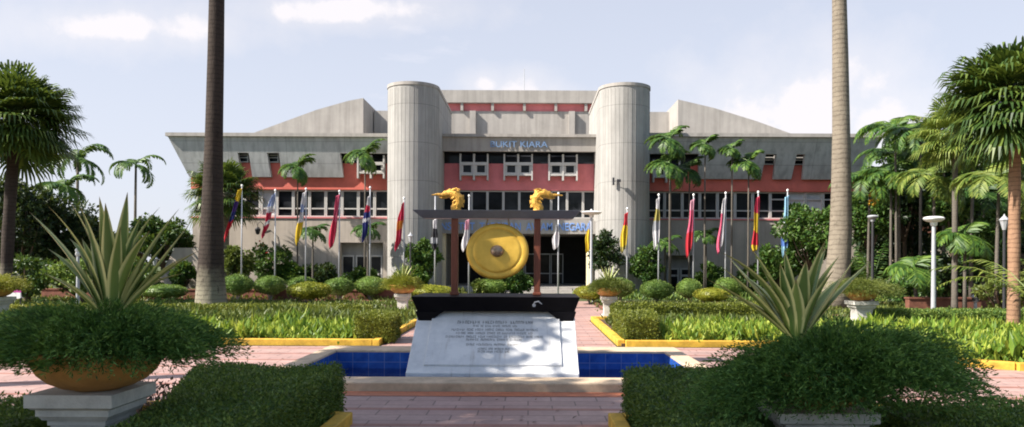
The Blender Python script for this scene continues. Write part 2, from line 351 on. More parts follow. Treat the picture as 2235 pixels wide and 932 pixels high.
def copy_thing(root, loc, rz=0, label=None, scale=None):
    c = root.copy(); COL.objects.link(c); c.location = loc; c.rotation_euler = (root.rotation_euler[0], root.rotation_euler[1], rz)
    if scale: c.scale = scale if not isinstance(scale, (int, float)) else (scale,)*3
    if label: c['label'] = label
    for ch in root.children:
        d = ch.copy(); COL.objects.link(d); d.parent = c
        for g in ch.children: e = g.copy(); COL.objects.link(e); e.parent = d
    return c
def leaves(C, D, Nn, Lr, Wr):     # diamond leaves as (N,4,3)
    n = len(C); D = D/np.linalg.norm(D, axis=1, keepdims=True); S = np.cross(D, Nn); S /= np.linalg.norm(S, axis=1, keepdims=True)+1e-9
    Ln = rng.uniform(*Lr, (n, 1)); Wn = rng.uniform(*Wr, (n, 1))
    U = np.cross(S, D)
    return np.stack([C, C+D*Ln*0.45+S*Wn/2+U*Wn*0.15, C+D*Ln, C+D*Ln*0.45-S*Wn/2+U*Wn*0.15], 1)
def rdir(n): d = rng.normal(size=(n, 3)); return d/np.linalg.norm(d, axis=1, keepdims=True)

# ================================================================== THE SETTING
g = MB(); g.quad((-900, -60, -0.03), (900, -60, -0.03), (900, 1500, -0.03), (-900, 1500, -0.03))
# leave the basin open: four sheets round the pool instead of one
AX = -0.53
PX0, PX1, PY0, PY1 = AX-3.12, AX+3.12, 10.85, 14.05    # inner basin
g = MB(); zg = -0.03
for a in ((-900, PX0-0.2, -60, 1500), (PX1+0.2, 900, -60, 1500), (PX0-0.2, PX1+0.2, -60, PY0-0.2), (PX0-0.2, PX1+0.2, PY1+0.2, 1500)):
    g.quad((a[0], a[2], zg), (a[1], a[2], zg), (a[1], a[3], zg), (a[0], a[3], zg))
structure(g.build('ground', 'ground_grass'))
p = MB(); zp = 0.0
for a in ((-26, PX0-0.2, -12, 15.75), (PX1+0.2, 26, -12, 15.75), (PX0-0.2, PX1+0.2, -12, PY0-0.2), (PX0-0.2, PX1+0.2, PY1+0.2, 15.75), (AX-2.62, AX+2.42, 15.75, 23.1), (-22, 22, 23.1, 24.5), (-3.9, 2.8, 24.5, 33.0), (-40, 40, 33.0, 34.6)):
    p.quad((a[0], a[2], zp), (a[1], a[2], zp), (a[1], a[3], zp), (a[0], a[3], zp))
structure(p.build('plaza_paving', 'pink_paving'))
e = MB(); e.quad((PX0-0.8, 9.93, 0.004), (PX1+0.8, 9.93, 0.004), (PX1+0.8, 10.26, 0.004), (PX0-0.8, 10.26, 0.004))
structure(e.build('paving_border', 'edge_tile'))

def bed(name, poly, kerb_open=(), h=0.13, wd=0.16, mat='soil', kerbmat='yellow_kerb'):
    """a planted bed: soil sheet and its kerb, poly counter-clockwise"""
    s = MB(); s.prism(poly, -0.02, 0.05); o = structure(s.build(name+'_soil', mat))
    k = MB(); n = len(poly)
    cx = sum(p[0] for p in poly)/n; cy = sum(p[1] for p in poly)/n
    for i in range(n):
        if i in kerb_open: continue
        a = Vector(poly[i]); b = Vector(poly[(i+1) % n]); d = (b-a).normalized(); nn = Vector((d.y, -d.x))
        e = wd*0.5 if i % 2 else -wd*0.5-0.002
        p = [a-d*e, b+d*e, b+d*e+nn*-wd, a-d*e+nn*-wd]
        k.prism([tuple(q+nn*wd*0.5) for q in p], -0.02, h+0.002*(i % 3))
    structure(bevel(k.build(name+'_kerb', kerbmat), 0.015))
# back beds either side of the axis path
bedL = [(-25, 16.0), (AX-2.75, 16.0), (AX-2.75, 23.0), (-25, 23.0)]
bedR = [(AX+2.55, 16.0), (6.4, 16.0), (7.0, 13.6), (8.4, 12.6), (25, 11.6), (25, 23.0), (AX+2.55, 23.0)]
bed('left_bed', bedL, (3,)); bed('right_bed', bedR, (4,))
bed('left_far_bed', [(-24, 24.6), (-4.0, 24.6), (-4.0, 32.6), (-24, 32.6)], (), 0.1, 0.14, 'soil', 'brick_wall')
bed('right_far_bed', [(2.9, 24.6), (24, 24.6), (24, 32.6), (2.9, 32.6)], (), 0.1, 0.14, 'soil', 'brick_wall')
bed('left_front_bed', [(-9.0, 2.0), (AX-1.50, 2.0), (AX-1.50, 8.15), (-4.4, 8.8), (-5.6, 8.2), (-9.0, 7.2)], ())
bed('right_front_bed', [(AX+1.50, 2.0), (9.0, 2.0), (9.0, 7.5), (5.2, 7.6), (4.3, 8.8), (AX+1.50, 8.15)], ())

# fountain basin (a thing): rim, tiled lining; water is setting
pool = thing('fountain_pool', 'rectangular stone rimmed pool lined with blue tiles in the paved plaza', 'pool', (AX, 12.4, 0))
off = (AX, 12.4, 0); rim = MB(); zt = 0.12; RW = 0.34
rim.box(PX0-RW, PX1+RW, PY0-0.55, PY0, -0.05, zt); rim.box(PX0-RW, PX1+RW, PY1, PY1+0.75, -0.05, zt)
rim.box(PX0-0.34, PX0, PY0+0.002, PY1-0.002, -0.05, zt-0.002); rim.box(PX1, PX1+0.34, PY0+0.002, PY1-0.002, -0.05, zt-0.002)
bevel(rim.build('rim', 'pool_stone', pool, off), 0.02)
ln = MB(); d0 = -0.55
ln.quad((PX0, PY0, d0), (PX1, PY0, d0), (PX1, PY1, d0), (PX0, PY1, d0))
ln.quad((PX0, PY1-0.003, d0), (PX1, PY1-0.003, d0), (PX1, PY1-0.003, zt-0.04), (PX0, PY1-0.003, zt-0.04)); ln.quad((PX0, PY0+0.003, d0), (PX0, PY0+0.003, zt-0.04), (PX1, PY0+0.003, zt-0.04), (PX1, PY0+0.003, d0))
ln.quad((PX0+0.003, PY0, d0), (PX0+0.003, PY1, d0), (PX0+0.003, PY1, zt-0.04), (PX0+0.003, PY0, zt-0.04)); ln.quad((PX1-0.003, PY0, d0), (PX1-0.003, PY0, zt-0.04), (PX1-0.003, PY1, zt-0.04), (PX1-0.003, PY1, d0))
ln.build('tile_lining', 'pool_tile', pool, off)
wt = MB(); wt.quad((PX0+0.01, PY0+0.01, -0.22), (PX1-0.01, PY0+0.01, -0.22), (PX1-0.01, PY1-0.01, -0.22), (PX0+0.01, PY1-0.01, -0.22)); structure(wt.build('water', 'pool_water'))

# ================================================================== BUILDING
BY = 43.6
bl = (AX, BY, 0)
B = thing('hall_building', 'grey concrete hall with two round towers and red bands behind the flags', 'building', bl)
def bx(px, Y=BY): return W(px, 573, Y).x
def bz(py, Y=BY): return W(1154, py, Y).z
def part(mb, name, mat, parent=None, smooth=False): return mb.build(name, mat, parent or B, bl if (parent is None) else bl, smooth)
zW0, zW1, zR, zOv, zTop = 4.42, 6.05, 7.60, 6.75, 9.02      # window strip, red band top, overhang bottom, overhang top
XL, XR = bx(420), bx(1880); TL0, TL1 = bx(846), bx(966); TR0, TR1 = bx(1300), bx(1416)
# lower walls
m1 = MB(); m1.box(XL, bx(742), BY, BY+0.4, -0.1, zW0-0.07); m1.box(bx(836), TL0+0.4, BY, BY+0.4, -0.1, zW0-0.07); m1.box(bx(742), bx(836), BY, BY+0.4, bz(531), zW0-0.07)
part(m1, 'wall', 'beige_wall')
m1 = MB(); m1.box(TR1-0.4, bx(1452), BY, BY+0.4, -0.1, zW0-0.07); m1.box(bx(1514), XR, BY, BY+0.4, -0.1, zW0-0.07); m1.box(bx(1452), bx(1514), BY, BY+0.4, bz(556), zW0-0.07)
part(m1, 'wall', 'beige_wall')
for a_, b_ in ((XL-0.15, TL0+0.4), (TR1-0.4, XR+0.1)): m1 = MB(); m1.box(a_, b_, BY-0.06, BY+0.4, zW0-0.07, zW0); part(m1, 'sill_band', 'pink_paint')
# body behind
m1 = MB(); m1.box(XL+0.1, TL0+0.2, BY+0.9, 62, -0.1, 8.9); m1.box(TR1-0.2, XR-0.1, BY+0.9, 62, -0.1, 8.9); m1.box(TL0+0.2, TR1-0.2, 49.2, 61.9, -0.1, 8.9); m1.box(TL0+0.2, TR1-0.2, BY+0.5, 49.2, 3.5, 8.9)
part(m1, 'rear_wall', 'beige_wall')
for a_ in (XL+0.1, XR-0.4): m1 = MB(); m1.box(a_, a_+0.3, BY+0.41, BY+0.9, -0.1, 8.9); part(m1, 'end_wall', 'beige_wall')
# red wall above the windows
for a_, b_ in ((XL-0.1, TL0+0.4), (TR1-0.4, XR+0.1)): m1 = MB(); m1.box(a_, b_, BY-0.02, BY+0.5, zW1, zR); part(m1, 'red_band', 'red_paint')
m1 = MB(); m1.box(TL1-0.5, TR0+0.5, BY-0.02, BY+0.5, zW1, zR+0.02); part(m1, 'red_band', 'pink_paint')
# sloped overhang
def oy(z, top=42.25, bot=43.35): return bot+(top-bot)*(z-zOv)/(zTop-zOv)
def slope(mb, xa0, xa1, xb0, xb1, z0, z1, th=0.28, f=oy):   # xa at z0 (bottom), xb at z1 (top)
    mb.hexa([(xa0, f(z0), z0), (xa1, f(z0), z0), (xa1, f(z0)+th, z0), (xa0, f(z0)+th, z0), (xb0, f(z1), z1), (xb1, f(z1), z1), (xb1, f(z1)+th, z1), (xb0, f(z1)+th, z1)])
zB = 8.12
eL0, eL1, eLm = bx(411, 43.3), bx(355, 42.3), None
def endx(z, a, b): return a+(b-a)*(z-zOv)/(zTop-zOv)
eR0, eR1 = bx(1868, 43.3), bx(1925, 42.3)
oyL = lambda z: oy(z, 42.82, 43.35)
panL = MB(); slope(panL, endx(zB, eL0, eL1), TL0+0.3, eL1, TL0+0.3, zB, zTop, 0.28, oyL)
slope(panL, eL0, bx(521, 43), endx(zB, eL0, eL1), bx(517, 43), zOv, zB, 0.28, oyL); slope(panL, bx(545, 43), bx(586, 43), bx(541, 43), bx(581, 43), zOv, zB, 0.28, oyL); slope(panL, bx(610, 43), bx(745, 43), bx(607, 43), bx(741, 43), zOv, zB, 0.28, oyL)
# wing end returns
panL.hexa([(eL0, 43.35, zOv), (eL0+0.3, 43.36, zOv), (eL0+0.3, 61, zOv), (eL0, 61, zOv), (eL1, 42.84, zTop-0.01), (eL1+0.3, 42.85, zTop-0.01), (eL1+0.3, 61, zTop-0.01), (eL1, 61, zTop-0.01)])
panL.quad((eL0+0.05, 43.5, zOv+0.04), (XL+0.2, 43.5, zOv+0.04), (XL+0.2, 61, zOv+0.04), (eL0+0.05, 61, zOv+0.04))
part(panL, 'overhang_panel', 'panel_concrete')
panR = MB(); slope(panR, TR1-0.3, endx(zB, eR0, eR1), TR1-0.3, eR1, zB, zTop)
slope(panR, bx(1756, 43), eR0, bx(1752, 43), endx(zB, eR0, eR1), zOv, zB); slope(panR, bx(1692, 43), bx(1731, 43), bx(1690, 43), bx(1734, 43), zOv, zB); slope(panR, bx(1527, 43), bx(1664, 43), bx(1522, 43), bx(1667, 43), zOv, zB)
panR.hexa([(eR0-0.3, 43.36, zOv), (eR0, 43.35, zOv), (eR0, 61, zOv), (eR0-0.3, 61, zOv), (eR1-0.3, 42.28, zTop-0.01), (eR1, 42.27, zTop-0.01), (eR1, 61, zTop-0.01), (eR1-0.3, 61, zTop-0.01)])
panR.quad((XR-0.2, 43.5, zOv+0.04), (eR0-0.05, 43.5, zOv+0.04), (eR0-0.05, 61, zOv+0.04), (XR-0.2, 61, zOv+0.04))
part(panR, 'overhang_panel', 'panel_concrete')
fas = MB(); fc = lambda z: oy(z, 42.65, 42.85)
slope(fas, TL1-0.5, TR0+0.5, TL1-0.5, TR0+0.5, 8.22, zTop, 0.28, fc); part(fas, 'fascia', 'roof_concrete')
cor = MB(); cor.box(eL1-0.08, TL0+0.3, 42.68, 43.2, zTop, zTop+0.2); cor.box(TR1-0.3, eR1+0.08, 42.1, 43.0, zTop, zTop+0.2); cor.box(TL1-0.5, TR0+0.5, 42.5, 43.0, zTop+0.003, zTop+0.17)
part(cor, 'cornice', 'roof_concrete')
rf = MB(); rf.box(eL1+0.3, eR1-0.3, 43.2, 61.5, zTop-0.15, zTop+0.1); part(rf, 'roof', 'roof_concrete')
dk = MB(); dk.box(XL, TL0+0.3, BY+0.06, BY+0.5, zR, zTop-0.2); dk.box(TR1-0.3, XR, BY+0.06, BY+0.5, zR, zTop-0.2); dk.box(TL1-0.5, TR0+0.5, BY+0.06, BY+0.5, zR+0.02, zTop-0.2); part(dk, 'upper_glazing', 'window_glass')
# towers: round front running back into the hall
def tower(x0, x1, yc=40.8, top=W(1154, 186, 40).z):
    r = (x1-x0)/2; xc = (x0+x1)/2; n = 40
    poly = [(xc+r*math.cos(a), yc+r*math.sin(a)) for a in [math.pi+math.pi*i/n for i in range(n+1)]]+[(xc+r, 47.5), (xc-r, 47.5)]
    mb = MB(); mb.prism(poly, -0.1, top); o = part(mb, 'tower', 'tower_concrete'); autosmooth(o, 30)
    # board-marked vertical ribs and cap ring
    rb = MB()
    for i in range(0, n+1, 2):
        a = math.pi+math.pi*i/n; rb.box(xc+(r+0.0)*math.cos(a)-0.008, xc+(r+0.0)*math.cos(a)+0.008, yc+(r+0.0)*math.sin(a)-0.008, yc+(r+0.0)*math.sin(a)+0.008, 0, top-0.25)
    rb.build('rib', 'tower_concrete', o); rb2 = o.children[0]; rb2.location = (-bl[0], -bl[1], 0)
    cp = MB(); r2 = r+0.04
    cp.prism([(xc+r2*math.cos(a), yc+r2*math.sin(a)) for a in [math.pi+math.pi*i/n for i in range(n+1)]]+[(xc+r2, 47.4), (xc-r2, 47.4)], top-0.12, top+0.05); c = cp.build('cap', 'roof_concrete', o, bl); autosmooth(c, 30)
    return o
tower(bx(846, 40.8), bx(956, 40.8)); tower(bx(1306, 40.8), bx(1416, 40.8))
# rear auditorium roofs
def pp(px, py, Y): q = W(px, py, Y); return (q.x, q.z)
aL = MB(); aL.prism([pp(548, 292, 47), pp(690, 240, 47), pp(760, 220, 47), pp(793, 214, 47), (pp(793, 214, 47)[0], 9.0)], 47, 57.5, 0, 'y'); part(aL, 'auditorium_roof', 'roof_concrete')
aR = MB(); aR.prism([pp(1480, 217, 47), pp(1560, 236, 47), pp(1650, 264, 47), pp(1742, 297, 47), (pp(1480, 297, 47)[0], 9.0)], 47, 57.5, 0, 'y'); part(aR, 'auditorium_roof', 'roof_concrete')
ub = MB(); zu0, zu1 = 9.0, W(1154, 243, 50).z
ub.box(bx(793, 47)+0.02, bx(1480, 47)-0.02, 50, 59, zu0, zu1); part(ub, 'upper_storey', 'roof_concrete')
ub = MB(); ub.box(bx(900, 49.9), bx(1370, 49.9), 50.1, 58, zu1, W(1154, 222, 50).z); part(ub, 'clerestory', 'pink_paint')
ub = MB(); ub.box(bx(880, 49.7), bx(1390, 49.7), 49.72, 59, W(1154, 224, 49.7).z, W(1154, 197, 49.7).z); part(ub, 'top_fascia', 'roof_concrete')
for px in (1006, 1073, 1143, 1212, 1278): ub = MB(); x = bx(px, 49.6); ub.box(x-0.09, x+0.09, 49.8, 50.3, zu1+0.002, W(1154, 224, 49.7).z-0.002); part(ub, 'bracket', 'roof_concrete')
for px in (1030, 1247): x = bx(px, 49.6); q = MB(); q.box(x-0.2, x+0.2, 49.7, 50.0, zu0, zu1-0.03); part(q, 'pilaster', 'roof_concrete')
an = MB(); an.tube([W(1144, 197, 52), W(1144, 150, 52)], 0.03, 5); part(an, 'antenna', 'pale_metal')

def window(x0, x1, z0, z1, y, bars_z=(), bars_x=(), fw=0.07, glass='window_glass', dep=0.1):
    f = MB(); f.box(x0, x0+fw, y-dep, y+0.04, z0, z1); f.box(x1-fw, x1, y-dep, y+0.04, z0, z1); f.box(x0+fw, x1-fw, y-dep, y+0.04, z1-fw, z1); f.box(x0+fw, x1-fw, y-dep, y+0.04, z0, z0+fw)
    for z in bars_z: f.box(x0+fw, x1-fw, y-dep+0.02, y+0.03, z-fw/2, z+fw/2)
    for x in bars_x: f.box(x-fw/2, x+fw/2, y-dep+0.02, y+0.03, z0+fw, z1-fw)
    o = part(f, 'window', 'frame_paint'); pn = MB(); pn.box(x0+fw*0.5, x1-fw*0.5, y+0.01, y+0.025, z0+fw*0.5, z1-fw*0.5); pn.build('pane', glass, o, bl); return o
xs = np.linspace(bx(424), TL0+0.15, 13)
for i in range(12): window(xs[i], xs[i+1]-0.015, zW0+0.02, zW1-0.02, BY+0.25, (zW0+0.52,), (), 0.075 if i > 4 else 0.11, 'curtain' if i in (0, 1, 2, 4) else 'window_glass')
xs = np.linspace(TR1-0.1, bx(1875), 13)
for i in range(12): window(xs[i]+0.015, xs[i+1], zW0+0.02, zW1-0.02, BY+0.25, (zW0+0.5,) if i < 7 else (zW0+0.5, zW1-0.45), (), 0.075, 'curtain' if i in (8, 9) else 'window_glass')
xs = np.linspace(TL1-0.2, TR0+0.2, 11)
for i in range(10): window(xs[i], xs[i+1]-0.015, 4.42, zW1-0.02, BY+0.2, (4.85,), (), 0.06)
m1 = MB(); m1.box(TL1-0.5, TR0+0.5, BY, BY+0.45, 4.0, 4.42); part(m1, 'wall', 'roof_concrete')
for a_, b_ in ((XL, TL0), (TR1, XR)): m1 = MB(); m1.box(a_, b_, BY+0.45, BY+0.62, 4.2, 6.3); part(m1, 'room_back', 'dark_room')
# projecting window boxes of the central bay and wing recesses
def winbox(px0, px1, py0, py1, Y=43.15):
    x0, x1, z0, z1 = bx(px0, Y), bx(px1, Y), bz(py1, Y), bz(py0, Y)
    bx_ = MB(); xm = (x0+x1)/2; d = 0.09
    for a, b in ((x0, x0+d), (xm-d*0.6, xm+d*0.6), (x1-d, x1)): bx_.box(a, b, Y, BY+0.05, z0-0.28, z1)
    zm = z0+(z1-z0)*0.52
    for a, b in ((x0+d, xm-d*0.6), (xm+d*0.6, x1-d)):
        bx_.box(a, b, Y+0.02, BY+0.05, z0, z0+0.1); bx_.box(a, b, Y+0.02, BY+0.05, zm-0.06, zm+0.12)
    o = part(bx_, 'window_box', 'frame_paint')
    pn = MB()
    for a, b in ((x0+d, xm-d*0.6), (xm+d*0.6, x1-d)):
        pn.box(a, b, Y+0.14, Y+0.16, z0+0.1, zm-0.06); pn.quad((a, Y+0.1, zm+0.12), (b, Y+0.1, zm+0.12), (b, Y+0.38, z1), (a, Y+0.38, z1))
        for xx in (a, b-0.1): pn.mi  # frame reveals follow
    pn.build('pane', 'window_glass', o, bl)
    fr = MB()
    for a, b in ((x0+d, xm-d*0.6), (xm+d*0.6, x1-d)):
        fr.box(a, a+0.12, Y+0.09, Y+0.13, z0+0.1, zm-0.06); fr.box(b-0.12, b, Y+0.09, Y+0.13, z0+0.1, zm-0.06); fr.box(a+0.12, b-0.12, Y+0.09, Y+0.13, z0+0.1, z0+0.18)
    fr.build('frame', 'frame_paint', o, bl); return o
winbox(1002, 1065, 336, 383); winbox(1098, 1162, 336, 383); winbox(1196, 1260, 336, 383)
winbox(778, 838, 340, 380); winbox(1424, 1484, 347, 386)
for a, b in ((518, 541), (583, 607), (1666, 1690), (1732, 1755)):
    window(bx(a, 43.5), bx(b, 43.5), 7.62, 8.3, BY+0.0, (7.9, 8.05), (), 0.05, 'window_glass', 0.12)
# ground-floor recess doors
def doorway(px0, px1, pyt, n, Y=44.2):
    x0, x1, z1 = bx(px0, Y), bx(px1, Y), bz(pyt, Y)
    back = MB(); back.box(x0-0.2, x1+0.2, Y+0.25, Y+0.3, -0.05, z1+0.3); part(back, 'recess', 'concrete')
    ww = (x1-x0)/n
    for i in range(n):
        a, b = x0+i*ww+0.04, x0+(i+1)*ww-0.04; f = MB(); zt = z1-0.75
        for c in ((a, a+0.09, 0, zt), (b-0.09, b, 0, zt), (a+0.09, b-0.09, zt-0.1, zt), (a+0.09, b-0.09, 1.0, 1.12), (a+0.09, b-0.09, 0.0, 0.12)): f.box(c[0], c[1], Y, Y+0.08, c[2], c[3])
        o = part(f, 'door', 'frame_paint'); q = MB(); q.box(a+0.05, b-0.05, Y+0.05, Y+0.07, 0.05, zt-0.05); q.build('pane', 'window_glass', o, bl)
        h = MB(); h.box(b-0.2, b-0.16, Y-0.05, Y, 0.95, 1.15); h.build('handle', 'dark_metal', o, bl)
doorway(744, 836, 531, 3); doorway(1454, 1513, 556, 2)
# entrance porch
zb0, zb1 = W(1154, 510, 42.6).z, W(1154, 481, 42.6).z
m1 = MB(); m1.box(TL1-0.35, TR0+0.45, 42.6, 43.2, zb0, zb1); m1.box(TL1-0.35, TR0+0.45, 43.2, 49.1, zb0+0.1, zb1-0.2); part(m1, 'entrance_beam', 'roof_concrete')
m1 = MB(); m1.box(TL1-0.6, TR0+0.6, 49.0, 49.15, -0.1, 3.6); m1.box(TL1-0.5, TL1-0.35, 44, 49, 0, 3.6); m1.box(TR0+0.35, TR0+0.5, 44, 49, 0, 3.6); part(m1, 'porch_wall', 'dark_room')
for px in (966, 1287):
    q = MB(); x = bx(px, 42.95); q.lathe([(0.2, 0), (0.2, zb0)], (x, 42.95, 0), 20); autosmooth(part(q, 'column', 'column_paint'))
xs = np.linspace(bx(1060, 48.8), bx(1230, 48.8), 7)
for i in range(6):
    a, b = xs[i]+0.02, xs[i+1]-0.02; f = MB()
    for c in ((a, a+0.06, 0, 2.4), (b-0.06, b, 0, 2.4), (a+0.06, b-0.06, 2.32, 2.4), (a+0.06, b-0.06, 1.05, 1.12), (a+0.06, b-0.06, 0, 0.1)): f.box(c[0], c[1], 48.75, 48.82, c[2], c[3])
    o = part(f, 'door', 'pale_metal'); q = MB(); q.box(a+0.03, b-0.03, 48.79, 48.8, 0.05, 2.35); q.build('pane', 'window_glass', o, bl)
st = MB()
for k in range(3): st.box(TL1+0.2-0.0, TR0-0.1, 41.0+0.35*k, 49.0, -0.03, 0.14*(k+1)-0.0)
part(st, 'step', 'roof_concrete')
def text(body, size, loc, mat, parent, name='lettering', ext=0.02, align='CENTER', rot=(math.pi/2, 0, 0), width=1.0, space=1.0):
    cu = bpy.data.curves.new(name, 'FONT'); cu.body = body; cu.size = size; cu.extrude = ext; cu.align_x = align; cu.align_y = 'CENTER'; cu.space_character = space
    cu.offset = 0.012*size; cu.materials.append(MATS[mat])
    o = bpy.data.objects.new(name, cu); COL.objects.link(o); o.parent = parent; o.location = loc; o.rotation_euler = rot; bpy.context.view_layer.update()
    me = bpy.data.meshes.new_from_object(o.evaluated_get(bpy.context.evaluated_depsgraph_get())); bpy.data.objects.remove(o)
    xsv = [v.co.x for v in me.vertices]; me.transform(Matrix.Diagonal((width/(max(xsv)-min(xsv)), 1, 1, 1)))
    o = bpy.data.objects.new(name, me); COL.objects.link(o); o.parent = parent; o.location = loc; o.rotation_euler = rot; return o
bpt = W(1124, 493, 42.55)
tx = text('INSTITUT  TADBIRAN  AWAM  NEGARA', 0.62, (bpt.x-bl[0], 42.58-bl[1], (zb0+zb1)/2), 'letter_pale', B, ext=0.02, width=8.8)
fz = 8.6; tx2 = text('BUKIT KIARA', 0.5, (bx(1131, 42.8)-bl[0], fc(fz)-0.05-bl[1], fz), 'letter_blue', B, rot=(math.pi/2+0.088, 0, 0), ext=0.02, width=3.3)
# sloping buttresses at the wall foot
for px0, px1, py in ((385, 345, 541), ):
    q = MB(); a = W(px0, py, 41.5); b = W(px1, 632, 41.5)
    q.prism([(b.x-0.3, -0.05), (a.x+1.6, -0.05), (a.x+1.6, a.z), (a.x, a.z)], 41.3, 43.59, 0, 'y'); part(q, 'buttress', 'beige_wall')
for px in (640, 708, 480):
    q = MB(); a = W(px, 590, 41.6); q.hexa([(a.x-0.1, 41.3, 0), (a.x+1.0, 41.2, 0), (a.x+1.0, 41.5, 0), (a.x-0.1, 41.5, 0), (a.x-0.35, 42.9, 1.4), (a.x-0.1, 42.9, 1.4), (a.x-0.1, 43.58, 1.4), (a.x-0.35, 43.58, 1.4)]); part(q, 'buttress', 'roof_concrete')
# wall fittings
lan = thing('wall_lantern', 'black lantern on a curved bracket on the beige wall between the two leftmost flags', 'lantern', (bx(568), 43.55, bz(505)))
q = MB(); q.tube([(0.2, 0.03, -0.1), (0.22, -0.1, 0.35), (0.12, -0.3, 0.5), (0.0, -0.38, 0.35), (0, -0.38, 0.15)], 0.022, 6); q.build('bracket', 'dark_metal', lan)
q = MB(); q.lathe([(0.02, 0.2), (0.17, 0.05), (0.17, 0.0), (0.11, -0.22), (0.05, -0.28)], (0, -0.38, 0), 8); q.build('lamp_shade', 'dark_metal', lan)
fl = thing('floodlight', 'small dark floodlight on an arm on the right round tower', 'floodlight', (bx(1338, 39.4), 39.36, bz(395, 39.4)))
q = MB(); q.box(-0.05, 0.05, -0.02, 0.08, -0.2, 0.2); q.tube([(0, 0, 0), (0.25, -0.15, 0.02)], 0.02, 5); q.build('bracket', 'dark_metal', fl); q = MB(); q.box(0.16, 0.36, -0.28, -0.12, -0.07, 0.08); q.build('lamp_head', 'dark_metal', fl)

# ================================================================== GONG MONUMENT
XC = -0.54
ped = thing('plaque_pedestal', 'white marble pedestal with a sloping inscribed plaque standing in the pool', 'pedestal', (XC, 12.2, 0))
o0 = (XC, 12.2, 0); q = MB()
ysl0, zsl0, ysl1, zsl1 = 11.22, 0.16, 12.42, 0.985
hw = 1.31
q.prism([(11.14, -0.5), (13.35, -0.5), (13.35, 0.985), (ysl1, zsl1), (ysl0, zsl0), (11.14, 0.13)], XC-hw, XC+hw, 0, 'x')
bevel(q.build('block', 'marble', ped, o0), 0.012)
sl = Vector((0, ysl1-ysl0, zsl1-zsl0)); sll = sl.length; sdir = sl.normalized(); snor = Vector((0, -sdir.z, sdir.y))
ang = math.atan2(sdir.z, sdir.y)
def onslope(x, t, h): return Vector((XC+x, ysl0, zsl0))+sdir*t*sll+snor*h
q = MB(); a = 1.06
q.hexa([onslope(-a, .06, 0.0), onslope(a, .06, 0.0), onslope(a, .97, 0.0), onslope(-a, .97, 0.0), onslope(-a+.01, .065, .03), onslope(a-.01, .065, .03), onslope(a-.01, .965, .03), onslope(-a+.01, .965, .03)])
q.build('plaque', 'marble', ped, o0); plq = ped.children[-1]
# carved, weathered lettering: the photo shows only the rows of marks
mk = MB(); r2 = random.Random(3)
rows = [(0.765, 0.62, 0.052, (9, 10, 9)), (0.70, 0.36, 0.036, (4, 2, 4, 5, 6, 3)), (0.635, 0.70, 0.040, (8, 4, 5, 5, 5, 4, 6, 7)), (0.575, 0.62, 0.036, (6, 4, 6, 5, 2, 8, 6, 3)), (0.515, 0.78, 0.036, (11, 6, 4, 9, 2, 9, 4, 5)), (0.465, 0.45, 0.034, (7, 8, 6, 7)), (0.385, 0.44, 0.034, (5, 9, 7, 8)), (0.315, 0.25, 0.034, (6, 3, 6, 3)), (0.27, 0.25, 0.034, (5, 4, 6, 3))]
for tt, half, hh, words in rows:
    tot = sum(words)+len(words)-1; step = 2*half/tot; x = -half
    for wd in words:
        for c in range(wd):
            kind = r2.randint(0, 4); w_ = step*0.72; x0, x1 = x, x+w_; t0, t1 = tt-hh/2, tt+hh/2; th = w_*0.26; tv = hh*0.2
            def seg(xa, xb, ta, tb): mk.quad(onslope(xa, ta, 0.033), onslope(xb, ta, 0.033), onslope(xb, tb, 0.033), onslope(xa, tb, 0.033))
            seg(x0, x0+th, t0, t1)
            if kind in (0, 1): seg(x1-th, x1, t0, t1)
            if kind in (1, 2): seg(x0+th, x1, t1-tv, t1)
            if kind in (2, 3): seg(x0+th, x1, t0, t0+tv)
            if kind in (0, 3, 4): seg(x0+th, x1-th, tt-tv/2, tt+tv/2)
            x += step
        x += step
mk.build('lettering', 'letter_dark', plq, o0)

fr = thing('gong_stand', 'black based gong stand with red posts, grey beam and two gold dragon heads', 'gong stand', (XC, 12.7, 0.985))
of = (XC, 12.7, 0.985)
q = MB(); q.hexa([(XC-1.30, 12.2, 0.99), (XC+1.30, 12.2, 0.99), (XC+1.30, 13.45, 0.99), (XC-1.30, 13.45, 0.99), (XC-1.39, 12.12, 1.235), (XC+1.39, 12.12, 1.235), (XC+1.39, 13.5, 1.235), (XC-1.39, 13.5, 1.235)])
for sg in (-1, 1):   # curved ends that drop below the slab
    prof = [(1.33, 0.989), (1.27, 0.80), (1.20, 0.775), (1.10, 0.79), (1.02, 0.86), (0.94, 0.93), (0.86, 0.989)]
    pl = [(XC+sg*a, b) for a, b in prof]; q.prism(pl if sg > 0 else pl[::-1], 12.2, 12.5, 0, 'y')
bevel(q.build('base', 'black_stone', fr, of), 0.012)
q = MB(); q.tube([(XC+0.62, 12.1, 1.10), (XC+0.64, 12.09, 1.15), (XC+0.70, 12.09, 1.165), (XC+0.76, 12.09, 1.12)], [0.008, 0.012, 0.012, 0.006], 6); q.lathe([(0.03, 0), (0.02, 0.015)], (XC+0.63, 12.105, 1.1), 10, 0, 'y'); q.build('base_ornament', 'pale_metal', fr, of)
PXS = (-0.735, 0.685); zbm0, zbm1 = W(1085, 478, 12.75).z, W(1085, 461, 12.75).z
for x in PXS:
    q = MB(); q.box(XC+x-0.058, XC+x+0.058, 12.69, 12.81, 1.235, zbm0+0.01); q.box(XC+x-0.075, XC+x+0.075, 12.67, 12.83, 1.235, 1.29); bevel(q.build('post', 'red_wood', fr, of), 0.012)
q = MB(); xa0, xa1 = W(925, 478, 12.75).x, W(1250, 478, 12.75).x; xb0, xb1 = W(905, 461, 12.75).x, W(1266, 461, 12.75).x
